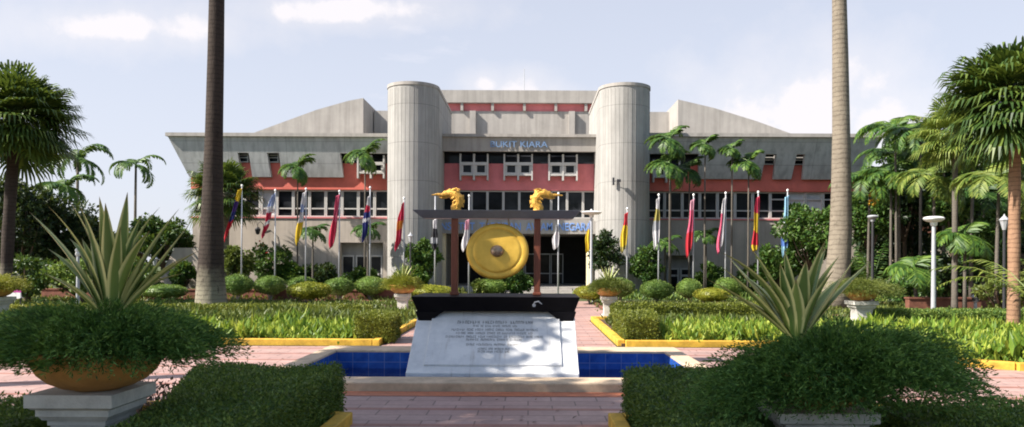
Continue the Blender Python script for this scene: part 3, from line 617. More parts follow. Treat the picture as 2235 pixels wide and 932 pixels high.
q.hexa([(xa0, 12.62, zbm0), (xa1, 12.62, zbm0), (xa1, 12.88, zbm0), (xa0, 12.88, zbm0), (xb0, 12.45, zbm1), (xb1, 12.45, zbm1), (xb1, 13.05, zbm1), (xb0, 13.05, zbm1)]); bevel(q.build('beam', 'slate_paint', fr, of), 0.008)
# dragon heads: neck rising, head pointing outward, horns, open jaws, crest
def dragon(x, sg):
    z0 = zbm1; Y = 12.75; bz_ = lambda a, b: Vector((XC+x+sg*a, Y, z0+b))
    q = MB()
    pts = [(0.0, -0.01), (0.015, 0.06), (-0.03, 0.14), (-0.03, 0.22), (0.03, 0.285), (0.11, 0.305), (0.19, 0.285), (0.26, 0.265)]
    rad = [0.092, 0.088, 0.088, 0.09, 0.088, 0.078, 0.062, 0.036]
    q.tube([bz_(*p) for p in pts], rad, 14)
    q.tube([bz_(0.24, 0.275), bz_(0.33, 0.285), bz_(0.43, 0.275)], [0.034, 0.022, 0.008], 8)     # snout
    q.tube([bz_(0.17, 0.25), bz_(0.24, 0.225), bz_(0.30, 0.235)], [0.034, 0.022, 0.008], 8)        # lower jaw
    q.build('neck', 'gold_carving', fr, of); o = fr.children[-1]; autosmooth(o, 60)
    sub = o.modifiers.new('sub', 'SUBSURF'); sub.levels = sub.render_levels = 1
    q = MB()
    for k, (a, b, da, db) in enumerate([(-0.09, 0.10, -0.06, 0.03), (-0.10, 0.17, -0.07, 0.04), (-0.09, 0.24, -0.06, 0.06), (-0.02, 0.34, -0.05, 0.07), (0.05, 0.365, -0.03, 0.06), (0.12, 0.36, -0.03, 0.05), (0.2, 0.33, 0.0, 0.04)]):
        p0 = bz_(a, b); p1 = bz_(a+da, b+db); p1 = p0*0.45+p1*0.55; q.tube([p0-Vector((0, 0, 0.02)), (p0+p1)/2, p1], [0.04, 0.028, 0.006], 6)
    for sy in (-1, 1):
        q.tube([bz_(0.08, 0.35)+Vector((0, sy*0.04, 0)), bz_(0.0, 0.385)+Vector((0, sy*0.07, 0)), bz_(-0.07, 0.37)+Vector((0, sy*0.09, 0))], [0.018, 0.013, 0.003], 6)
        q.tube([bz_(0.14, 0.31)+Vector((0, sy*0.045, 0)), bz_(0.15, 0.315)+Vector((0, sy*0.062, 0))], [0.018, 0.014], 8)
        for k in range(4):
            q.tube([bz_(-0.02+0.02*k, 0.05+0.06*k)+Vector((0, sy*0.065, 0)), bz_(0.03+0.02*k, 0.02+0.06*k)+Vector((0, sy*0.085, 0))], [0.025, 0.006], 6)
    c = q.build('crest', 'gold_carving', o, of); autosmooth(c, 50)
dragon(-0.71, -1); dragon(0.69, 1)
# gong
gp = W(1085, 548, 12.62)
gong = thing('gong', 'large golden bossed gong hanging from the grey beam between red posts', 'gong', tuple(gp))
Rg = 0.485
prof = [(0.0, 0.0), (0.10, 0.0), (0.33, 0.004), (0.36, 0.0), (0.376, -0.014), (0.386, -0.011), (0.40, -0.003), (0.455, -0.008), (0.476, -0.022), (Rg, -0.05), (Rg*0.985, -0.12), (Rg*0.96, -0.15)]
prof = [(r, h*0.9) for r, h in prof][1:]
q = MB(); q.lathe([(0.001, 0.0)]+prof, (0, 0, 0), 72, 0, 'y', 1.11); dsk = q.build('disc', 'gong_gold', gong); autosmooth(dsk, 55)
q = MB(); q.lathe([(0.104, 0.0), (0.102, 0.03), (0.092, 0.06), (0.065, 0.085), (0.028, 0.097), (0.002, 0.1)], (0.0, 0, 0), 32, 0, 'y', 1.12); autosmooth(q.build('boss', 'boss_metal', gong), 50)
gong.rotation_euler = (R(-5), 0, R(-3))
q = MB()
for x in (-0.2, 0.2): q.tube([(x, 0.08, Rg*0.86), (x*0.9, 0.1, zbm0-gp.z+0.01)], 0.012, 6)
q.build('rope', 'rope', gong)

# ================================================================== PLANTERS
def pedestal(label, loc, sc=1.0, group='planter pedestals', cw=0.335):
    t = thing('planter_pedestal', label, 'pedestal', loc, group); q = MB()
    def sq(a, z0, z1, b=None):
        b = b or a; q.hexa([(-a, -a, z0), (a, -a, z0), (a, a, z0), (-a, a, z0), (-b, -b, z1), (b, -b, z1), (b, b, z1), (-b, b, z1)])
    sq(0.33, -0.02, 0.12); sq(0.28, 0.121, 0.18); sq(0.215, 0.181, 0.52); q.build('shaft', 'white_stone', t); bevel(t.children[-1], 0.01)
    q = MB(); sq(0.225, 0.521, 0.565); sq(0.25, 0.566, 0.60, 0.27); sq(cw*0.84, 0.601, 0.655); sq(cw*0.9, 0.656, 0.675, cw*0.96); sq(cw, 0.676, 0.775); q.build('capital', 'white_stone', t); bevel(t.children[-1], 0.012)
    t.scale = sc if isinstance(sc, tuple) else (sc,)*3; return t
def bowl(label, loc, sc=1.0, mat='terracotta'):
    t = thing('planter_bowl', label, 'planter', loc, 'planter bowls'); q = MB()
    prof = [(0.17, 0.0), (0.20, 0.012), (0.27, 0.03), (0.36, 0.075), (0.43, 0.14), (0.475, 0.22), (0.49, 0.285), (0.52, 0.295), (0.52, 0.325), (0.47, 0.33), (0.455, 0.26), (0.3, 0.22), (0.01, 0.21)]
    q.lathe(prof, (0, 0, 0), 48); autosmooth(q.build('bowl', mat, t), 45); t.scale = (sc,)*3; return t
def fern(seed, rx, ry, rz, nspray, z0=0.0, droop=0.5, mat='leaf_fern', nl=26, ll=(0.035, 0.06), lo=-0.2):
    """mound of feathery sprays"""
    r = np.random.default_rng(seed); Q = []
    for i in range(nspray):
        az = r.uniform(0, 2*math.pi); el = math.asin(r.uniform(lo, 1.0)); rad = r.uniform(0.45, 1.0)**0.6
        lump = 1+0.13*math.sin(3*az+seed)+0.10*math.sin(7*az+2*seed+4*el)
        tip = np.array([math.cos(az)*math.cos(el)*rx, math.sin(az)*math.cos(el)*ry, math.sin(el)*rz+z0])*rad*lump
        root = tip*np.array([0.55, 0.55, 0.45])*r.uniform(0.75, 1.1)+np.array([0, 0, 0.03]); dv = tip-root; ln = np.linalg.norm(dv)
        ex = r.normal(size=3)*0.10; n = nl
        tt = np.linspace(0.1, 1, n)[:, None]
        P = root+dv*tt*1.12+np.outer((tt[:, 0])*(1-tt[:, 0]), ex)*2+np.array([0, 0, 1])*(0.35*ln*np.sin(tt*math.pi)*0.5-droop*ln*0.35*tt**2.2)
        D = r.normal(size=(n, 3))*0.45+dv/ln*0.9; Nn = r.normal(size=(n, 3))
        Q.append(leaves(P, D, Nn, ll, (0.007, 0.013)))
    q = MB(); q.np_quads(np.concatenate(Q)); return q
def agave(spec, L0=0.9, base_r=0.05):
    """spec: list of (azimuth, lean, length, bend, width)"""
    q = MB(); uv = []
    for az, lean, ln, bend, wd in spec:
        n = 12; cols = 5; k = len(q.v); a = Vector((math.cos(az), math.sin(az), 0)); side = Vector((-math.sin(az), math.cos(az), 0))
        p = a*base_r; th = lean; pts = []
        for i in range(n+1):
            t = i/n; pts.append((p.copy(), th)); p = p+(a*math.sin(th)+Vector((0, 0, 1))*math.cos(th))*ln/n; th += bend/n
        for i, (pc, th) in enumerate(pts):
            t = i/n; w_ = wd*(0.55+0.45*min(1, t*3.2)) if t < 0.45 else wd*(1-((t-0.45)/0.55)**1.7); w_ = max(w_, 0.002)
            nor = -(a*math.cos(th)-Vector((0, 0, 1))*math.sin(th))
            for c in range(cols):
                s = (c/(cols-1)-0.5); q.v.append(tuple(pc+side*s*w_+nor*(0.9*s*s*w_*(1-0.3*t)-0.0)))
        for i in range(n):
            for c in range(cols-1):
                q.f.append((k+i*cols+c, k+i*cols+c+1, k+(i+1)*cols+c+1, k+(i+1)*cols+c)); q.mi.append(0)
                uv += [(c/(cols-1), i/n), ((c+1)/(cols-1), i/n), ((c+1)/(cols-1), (i+1)/n), (c/(cols-1), (i+1)/n)]
    q.uv = uv; return q
def agave_spec(seed, n, Lr, spread, wd):
    r = random.Random(seed); out = []
    for i in range(n):
        f = (i+0.5)/n; az = i*2.39996+r.uniform(-0.2, 0.2); lean = 0.05+spread*f**0.9+r.uniform(-0.06, 0.06)
        out.append((az, lean, r.uniform(*Lr)*(1-0.12*abs(f-0.5)), r.uniform(-0.05, 0.30)*(0.3+f), wd*r.uniform(0.85, 1.15)))
    return out
def single(mb, name, mat, label, cat, loc, group=None, smooth=False):
    o = mb.build(name, mat, None, (0, 0, 0), smooth); o.location = loc; return tag(o, label, cat, group)

# front left
lp = Vector((W(196, 860, 5.9).x, 5.95, 0)); ZC = 0.775
pedestal('stepped pale stone pedestal in the left foreground under the brown bowl', lp)
bowl('wide brown bowl on the left foreground pedestal', (lp.x+0.05, lp.y-0.02, ZC), 0.98)
single(fern(11, 1.06, 0.76, 0.38, 3400, 0, 0.42, nl=28, ll=(0.028, 0.065), lo=-0.02), 'feathery_shrub', 'leaf_fern', 'dark green feathery shrub spilling over the left foreground bowl', 'shrub', (lp.x+0.05, lp.y, ZC+0.27), 'feathery shrubs in the planter bowls')
def A(deg_az, tipx, ln, bend=0.1, wd=0.085): return None
def agave_for(base_px, tips, Y, wd, seed):
    """leaves that end where the named tips stand, each leaning its own way in depth"""
    r = random.Random(seed); b = W(base_px[0], base_px[1], Y); out = []
    for i, (tx_, ty_) in enumerate(tips):
        tp = W(tx_, ty_, Y); dx = tp.x-b.x; dz = tp.z-b.z; dy = r.uniform(-0.22, 0.22)
        az = math.atan2(dy, dx); hor = math.hypot(dx, dy); chord = math.hypot(hor, dz); ang_ = math.atan2(hor, dz); bd = r.uniform(-0.1, 0.75)*min(1, hor*3)+0.9*max(0.0, ang_-0.6)
        out.append((az, max(0.0, ang_-bd*0.5), chord*1.01, bd, wd*r.uniform(0.85, 1.15)))
    return b, out
tipsL = [(97, 468), (105, 545), (150, 455), (186, 440), (178, 500), (212, 455), (238, 470), (262, 450), (283, 425), (302, 470), (330, 450), (362, 455), (383, 480), (340, 505), (415, 550), (120, 600), (255, 500), (225, 520), (310, 530), (375, 600), (200, 560), (290, 560)]
tipsL2 = [(130, 520), (165, 520), (240, 435), (290, 500), (345, 520), (368, 560), (215, 590), (185, 610), (310, 600)]
b, spec = agave_for((243, 700), tipsL+tipsL2, 5.95, 0.118, 3)
single(agave(spec), 'agave_plant', 'agave_leaf', 'tall variegated agave rising from the left foreground bowl', 'agave', tuple(b), 'agaves in the planter bowls', True)
# front right
rp = Vector((W(1782, 900, 6.1).x, 6.15, 0))
pedestal('stepped pale stone pedestal in the right foreground under the dark shrub', rp, (1.18, 1.0, 0.80))
bowl('brown bowl almost hidden by foliage in the right foreground', (rp.x+0.03, rp.y, ZC*0.80), 0.98)
single(fern(23, 1.12, 0.85, 0.46, 4200, 0, 0.5, nl=30, ll=(0.03, 0.052)), 'feathery_shrub', 'leaf_fern', 'dark green feathery shrub spilling over the right foreground bowl', 'shrub', (rp.x+0.16, rp.y-0.05, ZC+0.04), 'feathery shrubs in the planter bowls').rotation_euler = (0, R(-6), 0)
tipsR = [(1567, 553), (1560, 612), (1616, 560), (1650, 545), (1660, 590), (1700, 575), (1716, 545), (1738, 570), (1772, 528), (1800, 540), (1822, 560), (1892, 572), (1850, 610), (1600, 650), (1690, 640), (1760, 600), (1790, 590)]
b, spec = agave_for((1738, 742), tipsR+[(1640, 600), (1725, 610), (1590, 585), (1780, 640), (1840, 560)], 6.1, 0.135, 8)
single(agave(spec), 'agave_plant', 'agave_leaf', 'variegated agave with spreading leaves in the right foreground bowl', 'agave', tuple(b), 'agaves in the planter bowls', True)
# planters further back
def back_planter(px, pyt, Y, sc, where, agave_on, shrubr, leafm, ag=0.5):
    x = W(px, pyt, Y).x
    pedestal('pale stone pedestal '+where, (x, Y, 0), sc if px > 1500 or px < 100 else (0.72, 0.72, sc)); bowl('orange brown bowl on the pedestal '+where, (x, Y, ZC*sc), sc*0.92)
    single(fern(abs(int(px)), shrubr, shrubr, 0.34, 1000, 0, 0.4, nl=20, ll=(0.06, 0.10)), 'feathery_shrub', leafm, 'yellowish green mound of foliage in the bowl '+where, 'shrub', (x, Y, ZC*sc+0.26*sc), 'feathery shrubs in the planter bowls')
    if agave_on: single(agave(agave_spec(abs(int(px)), 16, (ag*0.8, ag), 0.75, 0.055)), 'agave_plant', 'agave_leaf', 'small pale agave in the bowl '+where, 'agave', (x, Y, ZC*sc+0.4*sc), 'agaves in the planter bowls', True)
back_planter(879, 650, 24.2, 0.98, 'left of the gong stand', True, 0.62, 'leaf_yellow', 0.75)
back_planter(1328, 650, 23.4, 0.95, 'right of the gong stand', True, 0.68, 'leaf_olive', 0.75)
back_planter(1880, 670, 20.6, 1.0, 'in front of the right tall palm', False, 0.98, 'leaf_olive')
back_planter(-8, 600, 20.6, 1.0, 'at the left edge of the photo', False, 0.8, 'leaf_yellow')

# ================================================================== HEDGES, COVER
def hedge(name, poly, z0, z1, dens, Lr, Wr, mat, label, group='clipped hedges', jitter=0.04, fill=0.06):
    """clipped hedge on a plan polygon; solid leafy core and leaves all over the surface"""
    P = np.array(poly, float); n = len(P); c = P.mean(0); Q = []
    area = 0.5*abs(sum(P[i][0]*P[(i+1) % n][1]-P[(i+1) % n][0]*P[i][1] for i in range(n)))
    m_ = int(area*dens); mn, mx_ = P.min(0), P.max(0); pts = []
    while len(pts) < m_:
        t = rng.uniform(mn, mx_, (m_*2, 2)); ins = np.zeros(len(t), bool); j = n-1
        for i in range(n):
            xi, yi = P[i]; xj, yj = P[j]
            cond = ((yi > t[:, 1]) != (yj > t[:, 1])) & (t[:, 0] < (xj-xi)*(t[:, 1]-yi)/(yj-yi+1e-12)+xi); ins ^= cond; j = i
        pts += t[ins].tolist()
    pts = np.array(pts[:m_])
    C = np.column_stack([pts, np.full(m_, z1)]); C[:, 2] += 0.5*jitter*np.sin(C[:, 0]*5.1+C[:, 1]*3.7)+rng.normal(0, jitter*0.6, m_)
    Dn = rdir(m_)*0.9; Dn[:, 2] = np.abs(Dn[:, 2])*0.8+0.25; Q.append(leaves(C, Dn, rdir(m_), Lr, Wr))
    for i in range(n):
        a, b = P[i], P[(i+1) % n]; d = b-a; ln = np.linalg.norm(d); k = int(ln*(z1-z0)*dens)
        if k < 1: continue
        nn = np.array([d[1], -d[0]])/ln; 
        if np.dot(nn, (a+b)/2-c) < 0: nn = -nn
        s = rng.uniform(0, 1, k); z = rng.uniform(z0, z1, k); xy = a+d*s[:, None]+nn*rng.normal(0, jitter*0.6, k)[:, None]
        C = np.column_stack([xy, z]); Dn = rdir(k)*0.9+np.array([nn[0], nn[1], 0.25])*0.8; Q.append(leaves(C, Dn, rdir(k), Lr, Wr))
    q = MB(); shrink = [tuple(c+(p-c)*(1-fill/max(0.3, np.linalg.norm(p-c)))) for p in P]
    if 0.5*sum(P[i][0]*P[(i+1) % n][1]-P[(i+1) % n][0]*P[i][1] for i in range(n)) < 0: shrink = shrink[::-1]
    q.prism(shrink, z0, z1-fill*0.6, 0); q.np_quads(np.concatenate(Q))
    o = q.build(name, mat, None); lo = (c[0], c[1], z0); o.data.transform(Matrix.Translation((-lo[0], -lo[1], -lo[2]))); o.location = lo
    return tag(o, label, 'hedge', group)
hl, hwid = (0.022, 0.045), (0.013, 0.024)
hedge('hedge', [(AX-1.64, 3.6), (AX-1.64, 8.62), (-3.9, 8.72), (-3.15, 6.4), (-2.85, 3.6)], 0.03, 0.56, 5200, hl, hwid, 'leaf_hedge', 'clipped green hedge between the left foreground bowl and the paved path')
hedge('hedge', [(AX+1.66, 3.6), (1.72, 3.6), (1.80, 6.85), (3.3, 7.1), (3.5, 8.4), (2.2, 8.68), (AX+1.66, 8.6)], 0.03, 0.56, 4600, hl, hwid, 'leaf_hedge', 'clipped green hedge left of the right foreground pedestal beside the path')
hedge('hedge', [(3.08, 4.3), (8.6, 4.3), (8.6, 6.6), (3.08, 6.75)], 0.03, 0.55, 3600, hl, hwid, 'leaf_hedge', 'dark hedge in the bottom right corner behind the pedestal')
hedge('hedge', [(-8.8, 4.3), (-4.0, 4.3), (-4.0, 6.7), (-8.8, 6.6)], 0.03, 0.53, 3600, hl, hwid, 'leaf_hedge', 'dark hedge in the bottom left corner behind the pedestal')
a0 = G(775, 750); a1 = G(858, 750)
hedge('hedge', [(a0.x, 16.25), (a1.x-0.02, 16.25), (a1.x-0.1, 17.6), (a0.x, 17.6)], 0.03, 0.60, 2400, (0.03, 0.06), (0.02, 0.035), 'leaf_hedge_sun', 'square clipped hedge block left of the marble plaque behind the pool')
hedge('hedge', [(2.13, 16.25), (2.82, 16.25), (3.1, 18.4), (2.13, 18.4)], 0.03, 0.60, 2400, (0.03, 0.06), (0.02, 0.035), 'leaf_hedge_sun', 'square clipped hedge block right of the marble plaque behind the pool')
hedge('hedge', [(2.6, 22.4), (8.4, 22.4), (8.4, 23.2), (2.6, 23.2)], 0.03, 0.50, 1300, (0.05, 0.09), (0.03, 0.05), 'leaf_hedge_sun', 'long low hedge behind the lime green plants right of the gong')
hedge('hedge', [(9.4, 20.4), (14.4, 20.4), (14.4, 21.4), (9.4, 21.4)], 0.03, 0.46, 1300, (0.05, 0.09), (0.03, 0.05), 'leaf_hedge', 'long low hedge beside the white disc lamp post on the right')
hedge('hedge', [(-13.5, 23.4), (-5.2, 23.4), (-5.2, 24.4), (-13.5, 24.4)], 0.03, 0.34, 1200, (0.05, 0.09), (0.03, 0.05), 'leaf_hedge_sun', 'long low hedge behind the bright plants left of the gong')
hedge('hedge', [(-18, 21.3), (-13.9, 21.3), (-13.9, 22.1), (-18, 22.1)], 0.03, 0.42, 1200, (0.05, 0.09), (0.03, 0.05), 'leaf_yellow', 'low yellow green hedge at the far left behind the agave')
def inside(P, t):
    ins = np.zeros(len(t), bool); n = len(P); j = n-1
    for i in range(n):
        xi, yi = P[i]; xj, yj = P[j]; ins ^= ((yi > t[:, 1]) != (yj > t[:, 1])) & (t[:, 0] < (xj-xi)*(t[:, 1]-yi)/(yj-yi+1e-12)+xi); j = i
    return ins
def cover(name, poly, n_tufts, h, mat, spread=0.12, nl=9, wd=(0.03, 0.055)):
    """ground cover: tufts of upright leaves"""
    P = np.array(poly, float); mn, mx_ = P.min(0), P.max(0); t = rng.uniform(mn, mx_, (n_tufts*3, 2)); t = t[inside(P, t)][:n_tufts]; Q = []
    for x, y in t:
        gap = math.sin(x*2.9+1.3*math.sin(y*2.1))+math.sin(y*3.7+x*1.1)
        if gap < -1.25 and rng.random() < 0.8: continue
        hh = h*rng.uniform(0.4, 1.2)*(0.82+0.2*math.sin(x*1.7+y*2.3)+0.12*gap); C = np.column_stack([rng.normal(x, spread, nl), rng.normal(y, spread, nl), rng.uniform(0.02, hh*0.6, nl)])
        D = rdir(nl)*0.55; D[:, 2] = np.abs(D[:, 2])+0.5; Q.append(leaves(C, D, rdir(nl), (hh*0.4, hh*0.85), wd))
    q = MB(); q.np_quads(np.concatenate(Q)); o = q.build(name, mat); o['kind'] = 'stuff'; return o
cover('ground_cover', [(-22, 16.2), (a0.x-0.05, 16.2), (a0.x-0.05, 19.4), (-22, 19.4)], 4200, 0.40, 'leaf_lime', 0.12, 9, (0.05, 0.10))
cover('ground_cover', [(-22, 19.2), (AX-2.9, 19.2), (AX-2.9, 23.2), (-22, 23.2)], 5200, 0.38, 'leaf_olive', 0.16, 9, (0.04, 0.08))
cover('ground_cover', [(AX+3.7, 16.2), (6.4, 16.2), (7.2, 14.0), (8.5, 12.9), (16, 12.3), (16, 19.0), (AX+3.6, 19.2)], 6200, 0.40, 'leaf_lime', 0.12, 9, (0.05, 0.10))
cover('ground_cover', [(AX+3.0, 19.0), (16, 19.0), (16, 20.2), (8.8, 22.2), (AX+3.0, 22.3)], 2600, 0.3, 'leaf_olive', 0.16, 9, (0.04, 0.08))
cover('ground_cover', [(-24, 24.8), (-4.2, 24.8), (-4.2, 32.4), (-24, 32.4)], 3000, 0.22, 'leaf_olive', 0.2, 8, (0.05, 0.09))
cover('ground_cover', [(3.0, 24.8), (24, 24.8), (24, 32.4), (3.0, 32.4)], 3000, 0.22, 'leaf_olive', 0.2, 8, (0.05, 0.09))
cover('ground_cover', [(-26, 34.8), (-3.5, 34.8), (-3.5, 41), (-26, 41)], 2600, 0.35, 'leaf_hedge_sun', 0.25, 8, (0.06, 0.11))
cover('ground_cover', [(2.8, 34.8), (26, 34.8), (26, 41), (2.8, 41)], 2600, 0.35, 'leaf_hedge', 0.25, 8, (0.06, 0.11))
# sparse variegated plant between the left bowl and its hedge
q = MB(); Q = []
for i in range(46):
    c = np.array([rng.uniform(-4.9, -3.7), rng.uniform(7.2, 8.7), 0.05]); n_ = 26; C = c+rng.normal(size=(n_, 3))*np.array([0.10, 0.10, 0.0]); C[:, 2] = rng.uniform(0.06, 0.42, n_)
    D = rdir(n_); D[:, 2] = np.abs(D[:, 2])*0.7; Q.append(leaves(C, D, rdir(n_), (0.05, 0.10), (0.022, 0.04)))
    q.tube([c, c+np.array([rng.normal(0, 0.04), rng.normal(0, 0.04), 0.38])], [0.006, 0.003], 4)
q.np_quads(np.concatenate(Q)); tag(q.build('croton_bush', 'leaf_croton'), 'sparse pinkish brown bush just right of the left foreground bowl', 'bush')

# topiary balls
def topiary_proto(seed, mat):
    t = thing('topiary_bush', None, 'topiary', (0, 0, 0), 'clipped round bushes in front of the building')
    r = np.random.default_rng(seed); n = 2600; d = r.normal(size=(n, 3)); d /= np.linalg.norm(d, axis=1, keepdims=True)
    rr = 0.5*(1+0.05*np.sin(d[:, 0]*7+seed)+0.04*np.sin(d[:, 1]*9))[:, None]
    C = d*rr*np.array([1, 1, 0.72])+np.array([0, 0, 0.62]); Q = leaves(C, d*0.6+rdir(n)*0.7, rdir(n), (0.04, 0.075), (0.025, 0.04))
    q = MB(); q.lathe([(0.01, 0.27), (0.3, 0.32), (0.44, 0.48), (0.465, 0.62), (0.42, 0.80), (0.26, 0.93), (0.01, 0.96)], (0, 0, 0), 18); q.np_quads(Q); q.build('foliage', mat, t)
    q = MB(); q.tube([(0, 0, -0.05), (0.02, 0, 0.15), (0, 0, 0.35)], [0.05, 0.04, 0.04], 7); q.tube([(0.03, 0, -0.02), (0.14, 0.05, 0.34)], 0.025, 6); q.tube([(-0.03, 0, -0.02), (-0.13, -0.04, 0.34)], 0.025, 6); q.build('stem', 'stem_grey', t); return t
tg = topiary_proto(1, 'leaf_topiary'); ty = topiary_proto(2, 'leaf_yellow')
spots = [  # px, base py, width px, height px, kind, label
 (516, 657, 56, 50, 0, 'round clipped bush just right of the left tall palm trunk'), (590, 655, 56, 46, 0, 'round clipped bush under the blue white and red flag'),
 (660, 648, 50, 40, 0, 'round clipped bush partly behind the yellowish bush under the white and yellow flag'), (675, 664, 76, 42, 1, 'wide yellowish clipped bush in front of the white and yellow flag pole'),
 (740, 657, 54, 48, 0, 'round clipped bush under the plain red flag left of the gong'), (808, 655, 52, 46, 0, 'round clipped bush under the red and navy flag'),
 (1432, 664, 56, 50, 0, 'round clipped bush on bare stems under the gold and white flag'), (1506, 662, 48, 46, 0, 'round clipped bush under the tall pink red flag'),
 (1552, 668, 66, 38, 1, 'low yellow green clipped bush right of the pink red flag pole'), (1586, 655, 50, 42, 0, 'round clipped bush under the white and crimson flag'),
 (360, 660, 76, 36, 0, 'low wide clipped bush left of the left tall palm trunk'), (1290, 664, 58, 38, 1, 'yellow green bush left of the right hand back planter'), (940, 654, 90, 30, 1, 'low yellow bush between the left back planter and the gong post'),
 (1352, 660, 52, 46, 0, 'round green bush just behind the right hand back planter'), (1072, 650, 60, 36, 0, 'round bush seen under the golden gong'), (836, 650, 44, 36, 1, 'small yellow bush left of the left back planter')]
used = {0: False, 1: False}
for px, py, wpx, hpx, kd, lab in spots:
    proto = ty if kd else tg; p_ = G(px, py); s_ = F/p_.y; sx = 1.12*wpx/s_; sz = 1.16*hpx/s_
    if not used[kd]: used[kd] = True; proto.location = p_; proto.scale = (sx, sx, sz); proto['label'] = lab
    else: copy_thing(proto, p_, random.uniform(0, 6), lab, (sx*random.uniform(0.92, 1.1), sx*random.uniform(0.9, 1.1), sz*random.uniform(0.88, 1.08))).rotation_euler[0] = random.uniform(-0.08, 0.08)

# ================================================================== PALMS AND TREES
def frond(q, o, az, el, ln, droop, ll, n=26, wd=0.035, fall=0.5, rs=None):
    """feather frond: rachis and two rows of leaflets, appended as quads"""
    rs = rs or random; a = Vector((math.cos(az), math.sin(az), 0)); side = Vector((-math.sin(az), math.cos(az), 0)); p = Vector(o); th = el; pts = []
    for i in range(n+1): pts.append((p.copy(), th)); p = p+(a*math.cos(th)+Vector((0, 0, 1))*math.sin(th))*ln/n; th -= droop/n*(0.4+1.2*i/n)
    q.tube([pts[i][0] for i in range(0, n+1, max(1, n//5))], [max(0.006, 0.018*(1-j/6)) for j in range(len(range(0, n+1, max(1, n//5))))], 4)
    Q = []
    for i in range(3, n+1):
        t = i/n; pc, th = pts[i]; d = a*math.cos(th)+Vector((0, 0, 1))*math.sin(th); up = side.cross(d)*-1
        lw = ll*(0.35+0.65*math.sin(math.pi*min(1, 0.15+t*0.85)))
        for s in (-1, 1):
            for kk in range(1):
                dd = (side*s*rs.uniform(0.75, 1.0)+d*rs.uniform(0.4, 0.75)+Vector((0, 0, -1))*rs.uniform(fall*0.5, fall*1.3)).normalized(); tip = pc+dd*lw*rs.uniform(0.85, 1.1); mid = pc+dd*lw*0.45+Vector((0, 0, lw*0.06)); wv = d*wd*0.5
                Q.append([tuple(pc), tuple(mid+wv), tuple(tip), tuple(mid-wv)])
    q.np_quads(np.array(Q))
def feather_palm(label, base, H_, crown_r, n_fr=12, trunk_r=0.07, lean=(0, 0), mat='leaf_feather', seed=1, bark='thin_bark', el=(0.1, 1.2), droop=1.5, ll=0.45, nseg=24, wd=0.05, name='feather_palm', group='small feather palms', fall=0.5):
    rs = random.Random(seed); t = thing(name, label, 'palm', base, group)
    top = Vector((lean[0], lean[1], H_)); q = MB(); q.tube([Vector((0, 0, -0.1)), Vector((lean[0]*0.15, lean[1]*0.15, H_*0.33)), Vector((lean[0]*0.5, lean[1]*0.5, H_*0.66)), top], [trunk_r*1.5, trunk_r*1.05, trunk_r*0.9, trunk_r*0.75], 9); q.build('trunk', bark, t, smooth=True)
    q = MB(); q.tube([top-Vector((0, 0, 0.05)), top+Vector((0, 0, crown_r*0.12)), top+Vector((0, 0, crown_r*0.3))], [trunk_r*0.9, trunk_r*0.8, 0.01], 8)
    for i in range(n_fr):
        az = i*2.4+rs.uniform(-0.3, 0.3); e = el[0]+(el[1]-el[0])*((i*0.618) % 1)
        frond(q, top+Vector((0, 0, crown_r*0.1)), az, e, crown_r*rs.uniform(1.1, 1.35), droop*rs.uniform(0.8, 1.2), ll*rs.uniform(0.85, 1.1), nseg, wd, fall, rs)
    q.build('crown', mat, t); return t
def fan_palm(label, base, H_, crown_r, n_lv=40, trunk_r=0.16, lean=(0, 0), mat='leaf_fan', seed=1, bark='orange_bark', name='fan_palm', group='fan palms', skirt=0.9, nb=34, up=1.35):
    rs = random.Random(seed); t = thing(name, label, 'palm', base, group); top = Vector((lean[0], lean[1], H_))
    q = MB(); K = 12; q.tube([Vector((lean[0]*(i/K)**1.5, lean[1]*(i/K)**1.5, -0.1+(H_+0.1)*i/K)) for i in range(K+1)], [trunk_r*(1.35 if i == 0 else 1.08 if i == 1 else 1-0.12*i/K)*(1+0.04*((i*7) % 3-1)) for i in range(K+1)], 14); q.build('trunk', bark, t, smooth=True)
    q = MB()
    for i in range(n_lv):
        f = (i+0.5)/n_lv; az = i*2.39996+rs.uniform(-0.2, 0.2); el = up-(up+skirt)*f**0.85+rs.uniform(-0.15, 0.15)
        pl = crown_r*rs.uniform(0.42, 0.60); a = Vector((math.cos(az), math.sin(az), 0)); side = Vector((-math.sin(az), math.cos(az), 0))
        d0 = a*math.cos(el)+Vector((0, 0, 1))*math.sin(el); hub = top+d0*pl+Vector((0, 0, -0.06*pl)); q.tube([top, top+d0*pl*0.5+Vector((0, 0, 0.03)), hub], [0.025, 0.016, 0.012], 4)
        nrm = side.cross(d0); Q = []; bl_ = crown_r*rs.uniform(0.48, 0.62)
        for k in range(nb):
            an = (k/(nb-1)-0.5)*R(250); rad_ = d0*math.cos(an)+side*math.sin(an); wv = (d0*-math.sin(an)+side*math.cos(an))*bl_*0.04
            L_ = bl_*(0.82+0.18*math.cos(an*0.7))*rs.uniform(0.9, 1.06); fold = nrm*0.03*(1 if k % 2 else -1)
            m1_ = hub+rad_*L_*0.5+fold+Vector((0, 0, -0.02)); m2 = hub+rad_*L_*0.78+Vector((0, 0, -L_*0.10)); tp = hub+rad_*L_*0.93+Vector((0, 0, -L_*rs.uniform(0.12, 0.42)))
            Q.append([tuple(hub), tuple(m1_+wv), tuple(m1_-wv*0.0+rad_*0.02), tuple(m1_-wv)]); Q.append([tuple(m1_+wv), tuple(m2+wv*0.7), tuple(m2-wv*0.7), tuple(m1_-wv)]); Q.append([tuple(m2+wv*0.7), tuple(tp+wv*0.08), tuple(tp-wv*0.08), tuple(m2-wv*0.7)])
        q.np_quads(np.array(Q))
    q.build('crown', mat, t); return t
